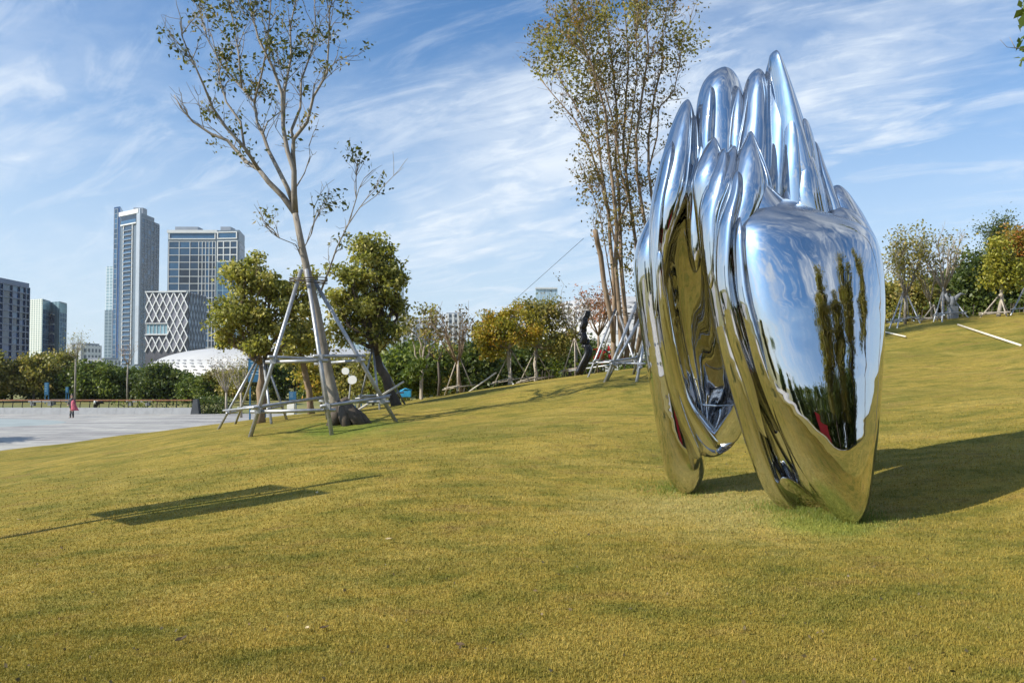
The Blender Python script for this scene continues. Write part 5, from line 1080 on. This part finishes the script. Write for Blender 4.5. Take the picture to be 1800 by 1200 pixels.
# grey winged statue
GREY = surf('grey_stone', (.20, .21, .225), .7, 0, .2, 6, .3); d = 32.5; b = GP(1676, d); k = d / F
t = empty('winged_statue', b, 'grey stone winged statue on a block among the right-hand trees', 'statue')
MB().box(b + np.array([0, 0, .2]), (.3, .3, .6)).build('plinth', GREY, t)
MB().tube([b + np.array([-.04, 0, .45]), b + np.array([-.03, 0, .7]), b + np.array([-.03, -.03, .9])], [.13, .13, .06], 10).build('body', GREY, t, True)
for pts, rr_ in (([(-.08, 0, .6), (-.2, .0, .8), (-.26, .02, .95), (-.2, .02, 1.05)], [.08, .10, .07, .01]), ([(.03, 0, .6), (.16, 0, .86), (.34, .02, 1.0), (.62, .05, .98)], [.07, .09, .06, .01])):
    MB().tube([b + np.array(p) for p in pts], rr_, 8).build('wing', GREY, t, True)

# overhanging twig at the top right corner
OT = [(L3([(1900, 110), (1840, 88), (1800, 87), (1784, 84), (1775, 66)], 9., 0, .02), .012, .003, 0), (L3([(1800, 87), (1770, 83), (1758, 70)], 9., 0, .01), .004, .002, 0)]
e = GP(2030, 9.6); OT.insert(0, ([e, e + np.array([0, 0, 2.5]), P(1990, 150, 9.4), P(1900, 110, 9.)], .09, .012, 0))
OT.append((L3([(1930, 120), (1860, 60), (1830, 20), (1810, -20)], 9., 0, .02), .010, .003, 0))
ot = limb_tree('overhanging_tree', 'leafy twigs of a tree reaching in at the top right corner', e, OT, L_GREEN, BARK, 0, 90)
rg = np.random.default_rng(12); cc = [P(x, y, 9.) for x, y in [(1803, 18), (1812, 10), (1806, 52), (1800, 78), (1812, 92), (1804, 100), (1830, 60), (1850, 80), (1870, 60), (1840, 30), (1860, 100), (1890, 90), (1880, 40)]]
leaf_patch(ot, cc, L_GREEN, 9, .045, .13, 91)

# ------------------------------------------------------------------ outside the frame: what casts the shadows and stands in the mirror
tip = hit(665, 835); Hh = 5.0; Ls = Hh / math.tan(SUN_EL); bx, by = tip[0] - Ls * math.sin(SUN_AZ), tip[1] - Ls * math.cos(SUN_AZ); bz = GH(bx, by)
zt = tip[2] + Hh; t = empty('banner_post', (bx, by, bz), 'lamp post with two banners left of the picture, seen as a shadow on the lawn', 'lamp post')
MB().tube([(bx, by, bz - .1), (bx, by, zt)], [.085, .065], 10).build('post', STEEL, t, True)
ad = Vector((.73, -.68, 0)); BAN = surf('banner_cloth', (.10, .25, .42), .7, 0, .15, 2, 0)
for s in (-1, 1):
    c = Vector((bx, by, 0)) + ad * (.50 * s); R = Matrix.Rotation(math.atan2(ad.y, ad.x), 3, 'Z')
    MB().box((c.x, c.y, zt - 1.90), (.68, .015, 1.98), R).build('banner', BAN, t)
    for zz in (zt - .92, zt - 2.88): MB().tube([(bx, by, zz), (bx + ad.x * .82 * s, by + ad.y * .82 * s, zz)], .012, 6).build('arm', STEEL, t)
for k, (x, y, lb) in enumerate([(-30., 37., 'spreading tree left of the picture whose shade streaks the plaza'), (-39., 42., 'second spreading tree left of the picture shading the plaza'), (-26., 28., 'low tree left of the picture shading the near plaza')]):
    copy_tree(proto[k % 3], (x, y, GZ), k * 1.3, (.9, 1.0), lb, 'trees left of the picture')
# path and trees behind the viewer
m = MB(); v_ = []; f_ = []
xs = np.linspace(-26, 24, 60)
for i, x in enumerate(xs):
    for y in (-6.2, -9.0): yy = y - .02 * (x - 2) ** 2 * .12; v_.append((x, yy, GH(x, yy) + .035))
for i in range(len(xs) - 1): f_.append((2*i, 2*i+1, 2*i+3, 2*i+2))
o = MB().add(v_, f_).build('path', PAVE); tag(o, 'grey paved path behind the viewer, mirrored in the sculpture', kind='structure')
v_ = []; f_ = []; ny = 24; nx = 16
for j in range(ny + 1):
    y = -25 + 33 * j / ny; xr = -7.6 - .10 * max(0, y) ** 1.2 - 1.2 * math.sin(y * .12)
    for i in range(nx + 1): x = -34 + (xr + 34) * i / nx; v_.append((x, y, float(H(x, y)) + .045))
for j in range(ny):
    for i in range(nx): f_.append((j*(nx+1)+i, j*(nx+1)+i+1, (j+1)*(nx+1)+i+1, (j+1)*(nx+1)+i))
o = MB().add(v_, f_).build('pavement', PAVE); tag(o, 'pale paved court left of the viewer, mirrored in the sculpture', kind='structure')
RED = surf('red_banner', (.50, .012, .015), .6, 0, .15, 2, .1)
t = empty('red_banner', (3.4, -9.6, GH(3.4, -9.6)), 'red banner fence behind the viewer, mirrored in the sculpture', 'banner')
for k in range(6): MB().box((1.2 + .82 * k, -9.6, GH(3.4, -9.6) + 1.25), (.80, .03, 2.2)).build('panel', RED, t)
for k in range(4): MB().tube([(1.5 + 1.25 * k, -9.66, GH(3.4, -9.6) - .1), (1.5 + 1.25 * k, -9.66, GH(3.4, -9.6) + 1.65)], .03, 6).build('post', STEEL, t)
def big_tree(x, y, hgt, w_, label, seed, mat=L_OLIVE):
    b = np.array([x, y, GH(x, y)]); rg = np.random.default_rng(seed); bl = []
    for k in range(9): 
        a = rg.random() * 6.28; rr_ = w_ * (.2 + .5 * rg.random()); bl.append((b + np.array([rr_ * math.cos(a), rr_ * math.sin(a), hgt * (.42 + .5 * rg.random())]), w_ * .38, w_ * .38, hgt * .16))
    blob_tree('weeping_tree', label, b, b + np.array([0, 0, hgt * .35]), bl, mat, BARK_D, .20, 9, 90, .26, .40, seed, 'trees behind the viewer')
for k, (x, y, h_, w_, lb) in enumerate([(10.4, -7.4, 12., 2.6, 'first from the left'), (15.0, -6.4, 10., 2.4, 'second from the left'), (19.5, -3.6, 13., 3.0, 'third from the left'), (24.5, 2.5, 12., 3.0, 'rightmost')]):
    big_tree(x, y, h_, w_, 'tall drooping tree behind the viewer, %s of four in the mirror' % lb, 701 + k)
for k, (x, y, s, q) in enumerate([(-14, -22, 1.4, 1), (-8, -20, 1.4, 2), (-2, -18, 1.5, 2), (4, -17, 1.7, 2), (9, -15, 1.8, 2), (15, -13, 1.9, 2), (22, -9, 1.9, 2), (-20, -18, 1.4, 2), (-27, -10, 1.4, 1), (-30, 2, 1.3, 0)]):
    copy_tree(proto[q], (x, y, GH(x, y)), k * 1.1, (s, s), ['rounded tree in the row behind the viewer, number %s from the left in the mirror' % n for n in ('one', 'two', 'three', 'four', 'five', 'six', 'seven', 'eight', 'nine', 'ten')][k], 'row of trees behind the viewer')

# ------------------------------------------------------------------ litter on the lawn
LF = surf('dry_leaf', (.42, .33, .18), .7, 0, .3, 30, .2); LFD = surf('brown_leaf', (.075, .045, .018), .8, 0, .4, 30, .2)
for k, (px, py, mt_, s, lb) in enumerate([(684, 950, LF, .06, 'pale fallen leaf in the middle of the lawn'), (557, 868, LF, .07, 'pale fallen leaf at the right tip of the banner shadow'), (35, 915, LF, .06, 'pale fallen leaf above the shadow at the left edge'), (540, 1108, LF, .05, 'pale curled leaf low in the left foreground'), (570, 1107, LFD, .05, 'dark curled leaf beside the pale one in the left foreground'), (108, 966, LFD, .05, 'dark scrap on the lawn below the post shadow'), (266, 995, LFD, .05, 'dark scrap on the lawn left of the middle'), (810, 1138, LFD, .06, 'dark dead leaf low in the middle foreground'), (318, 1128, LFD, .07, 'dark dead tuft in the green patch of the left foreground'), (620, 1151, LFD, .03, 'tiny dark scrap near the bottom of the picture'), (565, 822, LFD, .04, 'dark scrap beyond the tip of the post shadow')]):
    s *= .62; c = hit(px, py) + np.array([0, 0, .018]); a = k * 1.7; ca, sa = math.cos(a), math.sin(a); pts = [(-1, 0, .1), (-.3, .38, .25), (.5, .32, .15), (1, 0, .35), (.5, -.34, .2), (-.3, -.36, .05), (0, 0, .0)]
    v_ = [(c[0] + s * (x * ca - y * sa), c[1] + s * (x * sa + y * ca), c[2] + s * z) for x, y, z in pts]; v_ += [(x, y, z - .003) for x, y, z in v_]
    m = MB().add(v_, [(6, i, (i+1) % 6) for i in range(6)] + [(13, 7 + (i+1) % 6, 7 + i) for i in range(6)] + [(i, 7 + i, 7 + (i+1) % 6, (i+1) % 6) for i in range(6)])
    tag(m.build('fallen_leaf', mt_), lb, 'leaf', 'fallen leaves on the lawn')

rg = np.random.default_rng(71); N = 420; uu = rg.random(N); d_ = 1 / (1 / 3.2 - uu * (1 / 3.2 - 1 / 22.)); x_ = (rg.random(N) * 2 - 1) * d_ * .75
lp_ = np.stack([x_, d_, H(x_, d_) + .022], -1); o = link('leaf_litter', crown_mesh(lp_, .012 + .022 * rg.random(N), rg.random(N), L_TWIG, rg, (0, 0, 0), .4)); tag(o, 'tiny dry leaf scraps scattered over the lawn', 'leaves', kind='stuff')
# ------------------------------------------------------------------ air between here and the skyline
hm = bpy.data.materials.new('haze_air'); hm.use_nodes = True; ht = hm.node_tree; ht.nodes.clear()
pv = ht.nodes.new('ShaderNodeVolumePrincipled'); pv.inputs['Color'].default_value = (.86, .92, 1, 1); pv.inputs['Density'].default_value = .00008; pv.inputs['Anisotropy'].default_value = .2
ho = ht.nodes.new('ShaderNodeOutputMaterial'); ht.links.new(pv.outputs[0], ho.inputs['Volume'])
o = MB().box((0, 0, 100), (5000, 5000, 208)).build('haze', hm); tag(o, 'thin pale air over the whole park', kind='stuff')
